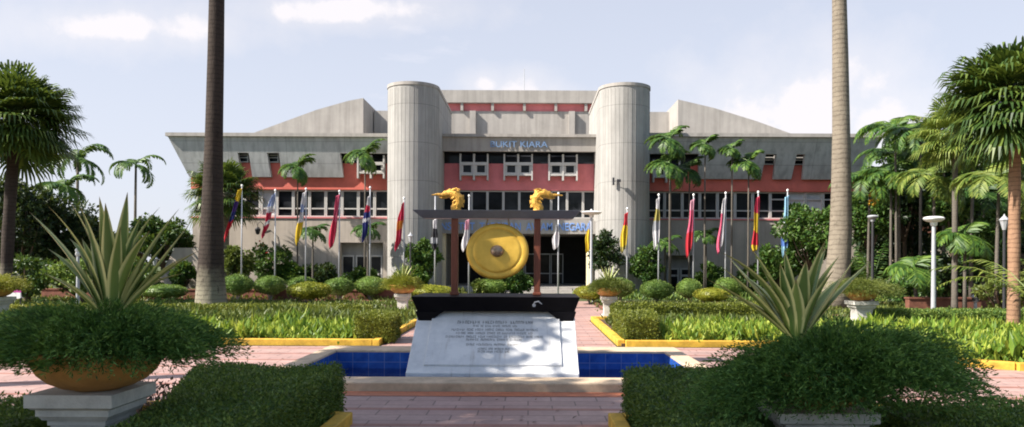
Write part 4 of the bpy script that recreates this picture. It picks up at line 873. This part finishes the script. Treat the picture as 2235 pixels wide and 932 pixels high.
def tree(label, base, H_, rad, zc, n_cl, n_lf, lf=(0.10, 0.2), mat='leaf_tree', seed=1, trunk_r=0.15, name='broadleaf_tree', cat='tree', group=None, flowers=0, bark='bark_dark', stems=1, clr=0.32, lw=0.55):
    r = np.random.default_rng(seed); t = thing(name, label, cat, base, group); rad = np.array(rad, float); q = MB(); Q = []; cent = []
    for i in range(n_cl):
        d = r.normal(size=3); d /= np.linalg.norm(d); c = d*rad*r.uniform(0.35, 1.0)**0.5*0.85+np.array([0, 0, zc]); c[2] = max(c[2], rad[2]*0.12); cent.append(c); cr_ = clr*rad.mean()*r.uniform(0.6, 1.25); k = n_lf
        dd = r.normal(size=(k, 3)); dd /= np.linalg.norm(dd, axis=1, keepdims=True); C = c+dd*cr_*r.uniform(0.3, 1, (k, 1))**0.5*np.array([1, 1, 0.7])
        C[:, 2] = np.maximum(C[:, 2], 0.05); Dm = dd*0.7+r.normal(size=(k, 3))*0.6+np.array([0, 0, -0.15]); Q.append(leaves(C, Dm, r.normal(size=(k, 3)), lf, (lf[0]*lw, lf[1]*lw)))
    q.np_quads(np.concatenate(Q)); q.build('crown', mat, t)
    q = MB(); fork = np.array([0, 0, max(0.15, (zc-rad[2])*0.8)])
    if H_ > 0:
        for s in range(stems):
            ox = (s-(stems-1)/2)*0.15; q.tube([(ox, 0, -0.1), (ox*1.5, 0.02, fork[2]*0.5), (ox*2, 0, fork[2]+0.1), (ox*2, 0, zc*0.75)], [trunk_r*1.3, trunk_r, trunk_r*0.8, trunk_r*0.4], 9)
        for c in cent[:14]: m_ = fork*0.4+c*0.6+np.array([0, 0, -0.15*rad[2]]); q.tube([fork, m_, c], [trunk_r*0.5, trunk_r*0.28, trunk_r*0.08], 6)
        q.build('trunk', bark, t, smooth=True)
    if flowers:
        q = MB(); Q = []
        for c in cent[:flowers]: k = 10; C = c+np.array([0, 0, clr*rad.mean()*0.6])+r.normal(size=(k, 3))*0.12; Q.append(leaves(C, rdir(k), rdir(k), (0.1, 0.16), (0.08, 0.12)))
        q.np_quads(np.concatenate(Q)); q.build('flowers', 'flower_red', t)
    return t
def at(px, py, Y): return W(px, py, Y)
# the two tall royal palms that run out of the top of the picture
def royal(label, pts, rad, bark, seed):
    b = pts[0]; t = thing('royal_palm', label, 'palm', (b[0], b[1], 0), 'tall royal palms'); q = MB(); P = [Vector(p)-Vector((b[0], b[1], 0)) for p in pts]
    q.tube(P, rad, 26); q.build('trunk', bark, t, smooth=True)
    top = P[-1]; q = MB(); q.tube([top, top+Vector((0, 0, 1.2))], [rad[-1]*0.95, rad[-1]*0.5], 14); q.build('crownshaft', 'leaf_topiary', t, smooth=True)
    q = MB(); rs = random.Random(seed)
    for i in range(13): frond(q, top+Vector((0, 0, 1.1)), i*2.4, 0.15+1.0*((i*0.618) % 1), 2.9, 1.5, 0.6, 26, 0.06, 0.5, rs)
    q.build('crown', 'leaf_feather', t); return t
YL = 24.8
pl_ = [at(459, 700, YL), at(461, 660, YL), at(460, 600, YL), at(462, 520, YL), at(464, 440, YL), at(467, 300, YL), at(471, 120, YL), at(473, 0, YL), at(474, -60, YL), at(475, -260, YL)]
pl_[0].z = -0.1
royal('tall royal palm with dark upper trunk left of the building', pl_, [x/65.1/2 for x in (80, 66, 56, 49, 44, 37, 34, 32, 32, 27)], 'royal_bark_dark_shaded', 4)
YR = 29.6
pr_ = [at(1822, 672, YR), at(1824, 640, YR), at(1830, 580, YR), at(1835, 500, YR), at(1836, 420, YR), at(1836, 300, YR), at(1834, 120, YR), at(1832, 0, YR), at(1831, -60, YR), at(1830, -220, YR)]
pr_[0].z = -0.1
royal('tall royal palm with pale sunlit trunk right of the building', pr_, [x/54.5/2 for x in (66, 58, 50, 46, 42, 37, 33, 30, 30, 24)], 'royal_bark', 9)

# fan palms
b = G(12, 672); fan_palm('big fan palm at the left edge with a broad drooping crown', b, at(35, 262, b.y).z, 2.35, 84, 0.22, ((at(35, 300, b.y).x-b.x), 0), 'leaf_fan', 5, 'royal_bark_dark_shaded', skirt=0.75)
b = G(2212, 733); fan_palm('big fan palm with orange brown ringed trunk at the right edge', b, at(2213, 218, b.y).z, 1.85, 84, 0.145, (0.02, 0), 'leaf_fan', 6, 'orange_bark', skirt=0.8)
b = at(2085, 300, 26); fan_palm('pale fan palm crown just left of the right edge palm', (b.x, 26, 0), at(2085, 290, 26).z, 1.5, 40, 0.10, (0, 0), 'leaf_pale', 8, 'thin_bark', skirt=0.9)
b = at(488, 640, 40.5); fan_palm('dark spiky fan palm in front of the left wing behind the tall trunk', (b.x, 40.5, 0), at(488, 420, 40.5).z, 2.25, 44, 0.30, (0, 0), 'leaf_fan', 12, 'royal_bark', skirt=0.7)
# feather palms: left sky line
for (px, py, Y, r_, n_, lab, sd_, mt, tr) in [
 (295, 365, 52, 1.9, 8, 'slender palm silhouetted against the sky left of the building', 21, 'leaf_tree', 0.10),
 (168, 352, 44, 2.0, 9, 'slender palm standing beside the left edge fan palm', 22, 'leaf_tree', 0.10),
 (140, 412, 40, 1.5, 11, 'short bright green palm below the left edge fan palm', 23, 'leaf_feather', 0.09)]:
    b = at(px, py, Y); feather_palm(lab, (b.x, Y, 0), b.z, r_, n_, tr, (0.05, 0), mt, sd_, nseg=26, ll=0.62, wd=0.2, droop=2.5, el=(-0.1, 1.2))
# palms against the building
for (px, py, Y, r_, n_, lab, sd_, mt) in [
 (650, 366, 41.6, 1.0, 12, 'slim bright palm in front of the left wing overhang', 31, 'leaf_feather'), (797, 338, 41.6, 1.15, 14, 'slim bright palm beside the left round tower', 32, 'leaf_feather'),
 (1464, 308, 38, 1.15, 16, 'dark palm crown highest of those beside the right round tower', 33, 'leaf_tree'), (1462, 362, 37.5, 1.2, 16, 'dark palm crown lowest of those beside the right round tower', 34, 'leaf_tree'),
 (1539, 318, 38, 0.75, 11, 'small dark palm crown in front of the right overhang', 35, 'leaf_tree'), (1505, 372, 38.5, 0.95, 12, 'dark palm crown left of the right wing overhang panel', 37, 'leaf_tree'), (1598, 326, 38, 0.6, 10, 'small thin palm crown at the top of the right wing', 36, 'leaf_tree'), (1634, 356, 38, 0.95, 13, 'bright palm crown in front of the right wing panel', 38, 'leaf_feather')]:
    b = at(px, py, Y); feather_palm(lab, (b.x, Y, 0), b.z, r_, n_+14, 0.045, (0.0, 0), mt, sd_, nseg=14, ll=0.42, wd=0.15, droop=1.7, el=(-0.7, 1.3), fall=0.35, group='palms in front of the building')
for (px, py, lab, sd_) in [(683, 505, 'low papaya like tree under the white and yellow flag', 41), (803, 500, 'low papaya like tree in front of the left doorway', 42), (1452, 532, 'low papaya like tree beside the gold and white flag', 43), (1541, 514, 'low papaya like tree beside the tall pink red flag', 44)]:
    b = at(px, py, 38.6); feather_palm(lab, (b.x, 38.6, 0), b.z, 0.85, 15, 0.05, (0, 0), 'leaf_tree', sd_, nseg=11, ll=0.42, wd=0.2, droop=1.9, el=(-0.2, 0.9), name='papaya_tree', group='low papaya like trees')
# right hand palm group
for i, (px, py, Y, r_, n_, lab, mt) in enumerate([
 (1958, 290, 33, 1.5, 14, 'palm crown above the right end of the building', 'leaf_feather'), (2010, 300, 31, 1.6, 14, 'palm crown second from the right royal palm, above the lamp post', 'leaf_feather'),
 (1895, 398, 34, 1.5, 13, 'palm with hanging yellow fruit beside the right royal palm', 'leaf_feather'), (2042, 395, 28, 1.3, 14, 'yellow green palm directly behind the white disc lamp', 'leaf_pale'),
 (1945, 385, 33, 1.2, 12, 'palm between the fruiting palm and the lamp post', 'leaf_feather'), (2120, 330, 27, 1.3, 13, 'palm left of the orange ringed trunk', 'leaf_feather'),
 (2000, 590, 27, 0.85, 12, 'short palm at the foot of the white disc lamp', 'leaf_feather'), (2106, 520, 26, 0.9, 10, 'short thin trunk palm right of the lamp post', 'leaf_feather'), (2175, 400, 24, 1.2, 12, 'yellowish palm beside the orange ringed trunk', 'leaf_pale'), (1965, 345, 35, 1.6, 12, 'darker palm behind the right palm group', 'leaf_tree'), (2060, 330, 34, 1.6, 12, 'dark palm furthest back behind the lamp post', 'leaf_tree'), (2145, 430, 30, 1.4, 12, 'dark palm in the shade right of the lamp post', 'leaf_tree')]):
    b = at(px, py, Y); feather_palm(lab, (b.x, Y, 0), b.z, r_*1.1, n_+6, 0.06, (0.08*((i % 3)-1), 0), mt, 60+i, nseg=24, ll=0.55, wd=0.12, droop=2.0, el=(-0.3, 1.15), group='palms on the right')
    if i == 2:
        q = MB(); 
        for k in range(26): c = (rng.normal(0.1, 0.12), rng.normal(-0.3, 0.1), b.z-0.35-rng.uniform(0, 0.7)); q.lathe([(0.005, -0.07), (0.07, 0), (0.005, 0.07)], c, 6)
        t_ = [o for o in COL.objects if o.get('label') == lab][0]; q.build('fruit', 'yellow_kerb', t_)
# low arching palm leaves at the right edge
b = at(2215, 650, 17.0); feather_palm('young palm with arching leaves at the right edge', (b.x+0.5, 17.0, 0), 0.75, 1.9, 9, 0.07, (0, 0), 'leaf_pale', 77, nseg=26, ll=0.36, wd=0.035, droop=1.3, el=(0.3, 1.1))
b = at(1905, 640, 34); feather_palm('young palm with stiff pale stems beside the right royal palm', (b.x, 34, 0), 0.5, 2.2, 8, 0.08, (0, 0), 'leaf_feather', 78, nseg=22, ll=0.4, wd=0.05, droop=0.8, el=(0.6, 1.3))
# broadleaf trees
T = [  # px, py of crown centre, Y, rx px, rz px, mat, clusters, leaves, label
 (40, 480, 36, 100, 110, 'leaf_dark', 60, 170, 'dark dense tree behind the left fan palm trunk'), (135, 500, 38, 80, 80, 'leaf_dark', 50, 170, 'dark rounded tree behind the left agave'),
 (235, 540, 46, 70, 50, 'leaf_dark', 34, 130, 'dark low tree between the left agave and the building'), (355, 520, 42, 72, 52, 'leaf_tree', 40, 130, 'broad leaved tree at the left end of the building'),
 (300, 520, 50, 40, 45, 'leaf_tree', 24, 110, 'small tree behind the left agave tips'), (60, 600, 30, 70, 45, 'leaf_tree', 30, 120, 'bright bush under the dark trees at the left'), (175, 605, 30, 70, 40, 'leaf_topiary', 30, 120, 'pale green bush behind the left agave base'), (290, 605, 33, 60, 36, 'leaf_tree', 28, 120, 'green bush left of the sloping buttress'),
 (1770, 500, 36.5, 70, 75, 'leaf_tree', 42, 130, 'tree in front of the right wing left of the tall palm'), (1700, 580, 38, 60, 52, 'leaf_tree', 34, 120, 'leafy bush under the light blue flag'), 
 (1935, 560, 40, 90, 110, 'leaf_dark', 50, 160, 'dark tree behind the palms right of the building'), (2040, 520, 42, 110, 130, 'leaf_dark', 60, 170, 'tall dark tree behind the white disc lamp'), (2170, 520, 36, 100, 150, 'leaf_dark', 60, 170, 'dark tree behind the orange ringed trunk'), (2260, 460, 30, 90, 160, 'leaf_dark', 50, 160, 'dark tree beyond the right edge'),
 (2170, 530, 27, 60, 75, 'leaf_tree', 36, 130, 'bright green tree behind the orange ringed trunk'), (2080, 440, 33, 60, 55, 'leaf_tree', 30, 120, 'olive green tree above the lamp post'), (1900, 470, 37, 50, 60, 'leaf_tree', 28, 120, 'leafy tree right of the right royal palm'), (1975, 440, 38, 60, 60, 'leaf_dark', 30, 140, 'dark tree under the right palm crowns'),
 (1935, 450, 41, 70, 90, 'leaf_dark', 44, 160, 'dark tree right behind the end of the right wing'), (2060, 400, 40, 90, 90, 'leaf_tree', 46, 150, 'tall tree above and behind the lamp post'), (2150, 380, 38, 80, 90, 'leaf_dark', 44, 160, 'tall dark tree behind the right fan palm crown'),
 (1990, 360, 39, 70, 80, 'leaf_tree', 46, 160, 'leafy tree behind the highest right hand palm crowns'), (2110, 600, 31, 110, 50, 'leaf_dark', 46, 130, 'dark undergrowth behind the lamp post'), (2230, 350, 34, 70, 110, 'leaf_tree', 46, 150, 'tall leafy tree behind the right edge fan palm'), (1900, 600, 38, 50, 50, 'leaf_tree', 30, 120, 'bushy undergrowth right of the right royal palm'), (400, 600, 40.5, 26, 30, 'leaf_tree', 20, 90, 'small bush in front of the sloping buttress'),
 (2000, 635, 29, 70, 26, 'leaf_tree', 24, 90, 'low bushes at the foot of the right palms'), (2185, 630, 24, 55, 45, 'leaf_olive', 28, 90, 'olive bush left of the orange ringed trunk')]
for i, (px, py, Y, rx, rz, mt, nc, nlf, lab) in enumerate(T):
    b = at(px, py, Y); s_ = F/Y; near = Y < 31
    tree(lab, (b.x, Y, 0), 1, (rx/s_, rx/s_*0.8, rz/s_), b.z, nc, nlf, (0.14, 0.30) if not near else (0.10, 0.2), mt, 100+i, 0.12, group='trees and bushes round the building', name='bush' if py > 575 else 'broadleaf_tree', cat='bush' if py > 575 else 'tree')
# shrubs against the building
for i, (px, py, rx, rz, mt, lab, flw, Yb) in enumerate([
 (590, 575, 48, 52, 'leaf_tree', 'rounded shrub with red flowers under the second flag from the left', 4, 40), (518, 572, 34, 40, 'leaf_olive', 'pale green shrub just right of the left royal palm', 0, 38), (690, 600, 50, 28, 'leaf_dark', 'dark strappy shrub against the left wall', 0, 40.5), (640, 600, 34, 26, 'leaf_feather', 'green shrub between the flowering shrub and the dark strappy shrub', 0, 40), (790, 608, 40, 24, 'leaf_tree', 'low green shrub in front of the left doorway', 0, 40),
 (925, 560, 38, 46, 'leaf_tree', 'tall loose shrub in front of the left round tower', 0, 37.5), (900, 605, 40, 26, 'leaf_feather', 'bright low shrub at the foot of the left round tower', 0, 37), (1325, 555, 42, 52, 'leaf_dark', 'dark shrub against the right side of the entrance', 0, 38.5), (1412, 580, 42, 45, 'leaf_tree', 'green rounded shrub at the foot of the right round tower', 0, 38), (1550, 600, 34, 28, 'leaf_tree', 'spiky green shrub against the right wall', 0, 39.5), (1120, 618, 44, 30, 'leaf_tree', 'dark green shrub in the entrance behind the gong', 0, 38), (1062, 625, 34, 18, 'leaf_olive', 'small pale shrub left of the dark shrub behind the gong', 0, 37.5), (1640, 610, 40, 28, 'leaf_tree', 'green shrub against the right wall behind the agave tips', 0, 39)]):
    b = at(px, py, Yb); s_ = F/Yb; tree(lab, (b.x, Yb, 0), 1, (rx/s_, rx/s_*0.7, rz/s_), b.z, 26, 110, (0.12, 0.26), mt, 200+i, 0.05, 'shrub', 'shrub', 'shrubs against the building', flw)
# far tree line: one wooded mass beyond the building
q = MB(); Q = []
for i in range(120):
    side_ = -1 if i % 2 else 1; x = side_*rng.uniform(26, 120); y = rng.uniform(70, 120); hgt = rng.uniform(2.5, 5.5) if side_ < 0 else rng.uniform(4, 8); k = 220
    d = rdir(k); C = np.array([x, y, hgt*0.55])+d*np.array([4.5, 3.5, hgt*0.5])*rng.uniform(0.7, 1.05, (k, 1)); Q.append(leaves(C, rdir(k), rdir(k), (0.6, 1.2), (0.4, 0.8)))
q.np_quads(np.concatenate(Q)); o = q.build('far_wood', 'leaf_dark'); o['kind'] = 'stuff'
# shade trees left of and behind the photographer (they shade the foreground)
for i, (x, y, z, r_, rz_, sd_, nc) in enumerate([(-10.8, 3.6, 9.6, 4.4, 2.3, 301, 85), (-5.6, 0.4, 9.8, 4.0, 2.2, 302, 56), (-9.5, -3.8, 9.4, 4.0, 2.2, 303, 50), (-10.1, 9.75, 8.6, 2.3, 1.2, 304, 80)]):
    tree(['shade tree left of the plaza outside the photo', 'shade tree nearest the photographer outside the photo', 'shade tree behind the photographer outside the photo', 'small shade tree by the pool outside the photo'][i], (x, y, 0), 1, (r_, r_, rz_), z, nc, 150, (0.22, 0.42), 'leaf_tree', sd_, 0.22, name='shade_tree', group='shade trees behind the camera')

# ================================================================== FLAGS, LAMPS, SMALL THINGS
FC = {'yellow': (0.75, 0.55, 0.03), 'navy': (0.03, 0.04, 0.22), 'red': (0.62, 0.03, 0.05), 'paleblue': (0.42, 0.50, 0.72), 'white': (0.75, 0.74, 0.76), 'crimson': (0.62, 0.04, 0.10), 'orange': (0.75, 0.28, 0.04), 'black': (0.03, 0.03, 0.035), 'pink': (0.75, 0.38, 0.48), 'grey': (0.40, 0.42, 0.45), 'olive': (0.42, 0.37, 0.10), 'rose': (0.70, 0.12, 0.22), 'skyblue': (0.30, 0.55, 0.72), 'blue': (0.10, 0.22, 0.60), 'purple': (0.12, 0.06, 0.30)}
for k_, c_ in FC.items():
    m, t = newmat('cloth_'+k_); o = t.nodes.new('ShaderNodeOutputMaterial'); d = t.nodes.new('ShaderNodeBsdfPrincipled'); d.inputs['Base Color'].default_value = (*c_, 1); d.inputs['Roughness'].default_value = 0.75
    tr = t.nodes.new('ShaderNodeBsdfTranslucent'); tr.inputs[0].default_value = (*c_, 1); mx = t.nodes.new('ShaderNodeMixShader'); mx.inputs[0].default_value = 0.3
    t.links.new(d.outputs[0], mx.inputs[1]); t.links.new(tr.outputs[0], mx.inputs[2]); t.links.new(mx.outputs[0], o.inputs[0]); MATS['cloth_'+k_] = m
def flagpole(px, pyt, Y, label):
    b = W(px, pyt, Y); t = thing('flagpole', label, 'flagpole', (b.x, Y, 0), 'flagpoles along the front of the building'); q = MB()
    q.tube([(0, 0, -0.05), (0, 0, b.z)], [0.042, 0.028], 10); q.build('pole', 'pale_metal', t, smooth=True)
    q = MB(); q.lathe([(0.005, 0), (0.05, 0.03), (0.06, 0.07), (0.04, 0.12), (0.005, 0.14)], (0, 0, b.z-0.01), 10); q.build('finial', 'lamp_white', t); q = MB(); q.lathe([(0.12, -0.03), (0.12, 0.05), (0.06, 0.09)], (0, 0, 0), 12); q.build('base', 'pale_metal', t); return b
def flag(b, py0, py1, lean_px, bands, label, seed, split=None):
    """limp flag hanging in folds from its pole; bands run down the cloth"""
    rs = random.Random(seed); Y = b.y; s_ = F/Y; zt_ = H-(unroll(CX, py0)[1])/s_; ln = (py1-py0)/s_; lean_ = lean_px/s_; nu, nv = 10, 30; q = MB(); mats = []
    for nm in [x[0] for x in bands]+([split] if split else []):
        if 'cloth_'+nm not in mats: mats.append('cloth_'+nm)
    ph = rs.uniform(0, 6); rsx = rs.uniform(0.4, 2.2)
    for j in range(nv+1):
        t = j/nv; wv = (0.12+0.20*math.sin(math.pi*min(1, 0.05+t*0.62))+0.05*math.sin(t*9+ph))*(1 if t < 0.9 else 1-(t-0.9)*3.0); cx = lean_*t**1.1
        for i in range(nu+1):
            u_ = i/nu; fold = 0.06*math.sin(u_*11+ph+t*2.5)*min(1, t*3+0.3)+0.03*math.sin(u_*23+ph*2+t*5)
            q.v.append((0.03*(-1 if lean_ < 0 else 1)+cx+(u_-0.35)*wv*(-1 if lean_ <= 0 else 1), -0.05+fold, -ln*t*(1-0.10*(1-u_)*rsx)-0.10*u_*(1-t)))
    for j in range(nv):
        for i in range(nu):
            k = j*(nu+1)+i; q.f.append((k, k+1, k+nu+2, k+nu+1)); tt = (j+0.5)/nv+0.10*((i+0.5)/nu-0.5); acc = 0; nm = bands[-1][0]
            for nm_, fr_ in bands:
                acc += fr_
                if tt < acc: nm = nm_; break
            if split and (i+0.5)/nu > 0.5 and tt > 0.3: nm = split
            q.mi.append(mats.index('cloth_'+nm))
    o = q.build('flag', mats, None, (0, 0, 0), True)
    if len(mats) == 1: pass
    o.location = (b.x, Y-0.03, zt_); s_m = o.modifiers.new('thick', 'SOLIDIFY'); s_m.thickness = 0.008; tag(o, label, 'flag', 'limp flags on the poles'); return o
FL = [ # pole px, pole top, flag top, flag bottom, lean, bands, split, description
 (528, 408, 414, 533, -30, [('yellow', .25), ('purple', .22), ('navy', .2), ('red', .33)], None, 'yellow navy and red flag'),
 (601, 418, 424, 528, -20, [('paleblue', .3), ('white', .15), ('crimson', .2), ('white', .1), ('crimson', .25)], None, 'pale blue white and red flag'),
 (668, 415, 420, 540, -14, [('white', .25), ('paleblue', .15), ('white', .2), ('yellow', .4)], None, 'white and yellow flag'),
 (741, 420, 426, 546, -14, [('rose', .5), ('crimson', .5)], None, 'plain red flag left of the gong'),
 (808, 412, 428, 532, -8, [('white', .22), ('crimson', .15), ('navy', .15), ('white', .08), ('navy', .4)], None, 'red and navy flag'),
 (882, 435, 442, 552, -10, [('crimson', .4), ('orange', .2), ('crimson', .4)], None, 'orange patched red flag by the left tower'),
 (950, 428, 478, 548, 0, [('white', .3), ('black', .3), ('grey', .2), ('black', .2)], None, 'black and white flag left of the left gong post'),
 (1024, 430, 478, 552, -6, [('pink', .35), ('white', .65)], None, 'pink and white flag beside the golden gong'),
 (1219, 425, 488, 546, -3, [('grey', .3), ('white', .7)], None, 'plain white flag right of the right gong post'),
 (1291, 462, 478, 552, -4, [('paleblue', .3), ('yellow', .7)], None, 'pale blue and yellow flag by the entrance'),
 (1369, 458, 462, 554, -6, [('red', .32), ('yellow', .55), ('olive', .13)], None, 'red and yellow flag on the right round tower side'),
 (1438, 428, 430, 546, -3, [('white', .22), ('olive', .25), ('grey', .2), ('white', .33)], None, 'gold grey and white flag'),
 (1514, 428, 432, 564, -8, [('pink', .2), ('rose', .4), ('red', .4)], None, 'tall pink red flag'),
 (1584, 424, 428, 554, -10, [('white', 1.0)], 'rose', 'white and crimson flag'),
 (1655, 422, 426, 548, -4, [('crimson', .3), ('yellow', .35), ('red', .25), ('yellow', .1)], None, 'red yellow red flag'),
 (1719, 418, 424, 562, -4, [('skyblue', .45), ('white', .25), ('blue', .15), ('skyblue', .15)], None, 'light blue flag, last on the right')]
for i, (px, pt, f0, f1, le, bands, sp_, ds) in enumerate(FL):
    b = flagpole(px, pt, 36.7, 'slim pale metal pole carrying the '+ds); flag(b, f0, f1, le, bands, 'limp '+ds, i+1, sp_)

def disc_lamp(px, pyt, pyb, label, Y=None, dw=0.26, mat='lamp_white', pm='pale_metal'):
    b = G(px, pyb) if Y is None else Vector((W(px, pyt, Y).x, Y, 0)); zt_ = W(px, pyt, b.y).z; t = thing('street_lamp', label, 'lamp post', (b.x, b.y, 0), 'disc topped lamp posts')
    q = MB(); q.tube([(0, 0, -0.05), (0, 0, zt_-0.12)], [0.072, 0.05], 12); q.lathe([(0.13, -0.03), (0.13, 0.04), (0.08, 0.08)], (0, 0, 0), 16); q.build('pole', pm, t, smooth=False); autosmooth(t.children[-1])
    q = MB(); q.lathe([(0.06, -0.24), (0.09, -0.2), (0.10, -0.12), (dw*0.75, -0.10), (dw*1.05, -0.05), (dw*1.12, -0.01), (dw*0.95, 0.03), (dw*0.5, 0.05), (0.01, 0.055)], (0, 0, zt_), 28); autosmooth(q.build('lamp_head', mat, t), 40)
disc_lamp(2037, 476, 712, 'white disc topped lamp post left of the orange ringed palm trunk')
disc_lamp(1905, 472, 0, 'smaller disc lamp post among the palms right of the royal palm', 31, 0.2, 'pale_metal', 'dark_metal')
disc_lamp(1291, 463, 0, 'disc lamp post behind the right end of the gong beam', 33.5, 0.42)
disc_lamp(170, 545, 672, 'thin grey lamp post behind the left agave', None, 0.09)
# dark garden lantern posts
def lantern_post(px, pyt, Y, label):
    b = W(px, pyt, Y); t = thing('lantern_post', label, 'lamp post', (b.x, Y, 0), 'dark lantern posts'); q = MB(); q.tube([(0, 0, -0.05), (0, 0, b.z-0.3)], 0.04, 8); q.build('pole', 'dark_metal', t); q = MB(); q.lathe([(0.05, -0.3), (0.12, -0.05), (0.15, 0.0), (0.03, 0.12), (0.01, 0.18)], (0, 0, b.z), 8); q.build('lamp_head', 'pale_metal', t)
lantern_post(2192, 480, 22, 'dark post with a pale lantern beside the orange ringed trunk'); lantern_post(338, 565, 34, 'dark lantern post behind the left agave'); lantern_post(896, 515, 35.8, 'dark lantern post before the left round tower')
# brick planter wall, right
t = thing('planter_wall', 'low reddish brown brick planter wall behind the right hedge', 'wall', (12.6, 26.6, 0)); q = MB(); x0 = W(1985, 660, 26.6).x
q.box(x0-12.6, 6.5, 0, 0.3, -0.1, 0.55); q.build('brickwork', 'brick_wall', t); q = MB(); q.box(x0-12.63, 6.53, -0.04, 0.34, 0.552, 0.61); q.build('coping', 'brick_wall', t)
t = thing('planter_wall', 'low dark brick planter wall behind the round bushes on the left', 'wall', (-12, 34.9, 0)); q = MB(); q.box(-11, 6.4, 0, 0.3, -0.1, 0.42); q.build('brickwork', 'brick_wall', t); q = MB(); q.box(-11.03, 6.43, -0.04, 0.34, 0.422, 0.47); q.build('coping', 'brick_wall', t)
# small garden floodlight on the brick wall, hydrant-like
b = W(2125, 665, 26.3); t = thing('garden_light', 'small grey garden light standing at the brick planter wall', 'garden light', (b.x, 26.2, 0)); q = MB(); q.lathe([(0.08, -0.03), (0.06, 0.1), (0.05, 0.45), (0.10, 0.5), (0.10, 0.62), (0.14, 0.64), (0.12, 0.72), (0.03, 0.78)], (0, 0, 0), 14); autosmooth(q.build('post', 'pale_metal', t)); q = MB(); q.lathe([(0.105, 0.51), (0.105, 0.61)], (0, 0, 0), 14); q.build('lens', 'dark_metal', t)
# pink sign board and white post at far left
b = W(30, 640, 27); t = thing('sign_board', 'small magenta and white board on the ground at the far left', 'sign', (b.x, 27, 0)); q = MB(); q.box(-0.26, 0.26, 0, 0.05, 0.62, 1.12); q.build('panel', 'magenta_panel', t)
q = MB(); q.lathe([(0.13, 0), (0.13, 0.02)], (0.02, -0.002, 0.9), 24, 0, 'y'); q.build('roundel', 'cloth_pink', t); q = MB(); q.box(-0.25, 0.25, -0.01, 0.05, 0.42, 0.615); q.build('lower_panel', 'lamp_white', t); q = MB(); q.box(-0.22, -0.18, 0.052, 0.09, -0.05, 1.1); q.box(0.18, 0.22, 0.052, 0.09, -0.05, 1.1); q.build('leg', 'dark_metal', t); q = MB(); q.box(-0.29, 0.29, -0.03, 0.09, 1.125, 1.25); q.build('top_rail', 'dark_metal', t)
b = W(43, 570, 33); t = thing('gate_post', 'white square post behind the magenta board at the far left', 'post', (b.x, 33, 0)); q = MB(); q.box(-0.12, 0.12, -0.12, 0.12, -0.05, b.z); q.build('shaft', 'lamp_white', t); q = MB(); q.box(-0.15, 0.15, -0.15, 0.15, b.z+0.002, b.z+0.08); q.build('cap', 'lamp_white', t)
# far house seen through the right trees
t = thing('far_house', 'cream house glimpsed between the dark trees on the right', 'house', (38, 62, 0)); q = MB(); q.box(-6, 9, 0, 6, -0.1, 4.2); q.build('wall', 'far_wall', t)
q = MB(); q.prism([(-6.6, 4.21), (9.6, 4.21), (7.5, 6.2), (-4.5, 6.2)], -0.5, 6.5, 0, 'y'); q.build('roof', 'brick_wall', t)
for x in (-4.5, -1.5, 1.5, 4.5, 7.0): q = MB(); q.box(x-0.6, x+0.6, -0.05, 0.0, 1.2, 2.8); q.build('window', 'window_glass', t)
# stones beside the bright plants at the right
t0 = None
for i, (px, py, w_) in enumerate([(2118, 712, 16), (2138, 713, 20), (2160, 716, 18), (2182, 719, 22), (1945, 716, 12)]):
    p_ = G(px, py); r_ = w_/2*p_.y/F; q = MB(); rr = random.Random(i); prof = [(0.01, 0.02), (0.8, 0.05), (1.0, 0.3), (0.85, 0.65), (0.4, 0.9), (0.01, 0.95)]; q.lathe([(a*r_, b_*r_*1.3+0.02) for a, b_ in prof], (0, 0, 0), 9)
    o = q.build('garden_stone', 'white_stone'); o.location = p_; tag(o, ['pale garden stone leftmost of the four beside the orange ringed trunk', 'pale garden stone second from left beside the orange ringed trunk', 'pale garden stone third from left beside the orange ringed trunk', 'pale garden stone touching the orange ringed trunk', 'small pale garden stone left of the white disc lamp'][i], 'stone', 'garden stones')
# fallen leaves on the paving
q = MB(); k = 220; C = np.column_stack([rng.uniform(-9, 8, k), rng.uniform(6.0, 15.5, k), np.full(k, 0.012)]); keep = ~((C[:, 0] > PX0-0.7) & (C[:, 0] < PX1+0.7) & (C[:, 1] > PY0-0.6) & (C[:, 1] < PY1+0.8)); C = C[keep]; k = len(C)
D = rdir(k); D[:, 2] *= 0.08; Nn = np.tile([0.0, 0.05, 1.0], (k, 1)); q.np_quads(leaves(C, D, Nn, (0.05, 0.09), (0.02, 0.04))); o = q.build('fallen_leaves', 'leaf_croton'); o['kind'] = 'stuff'
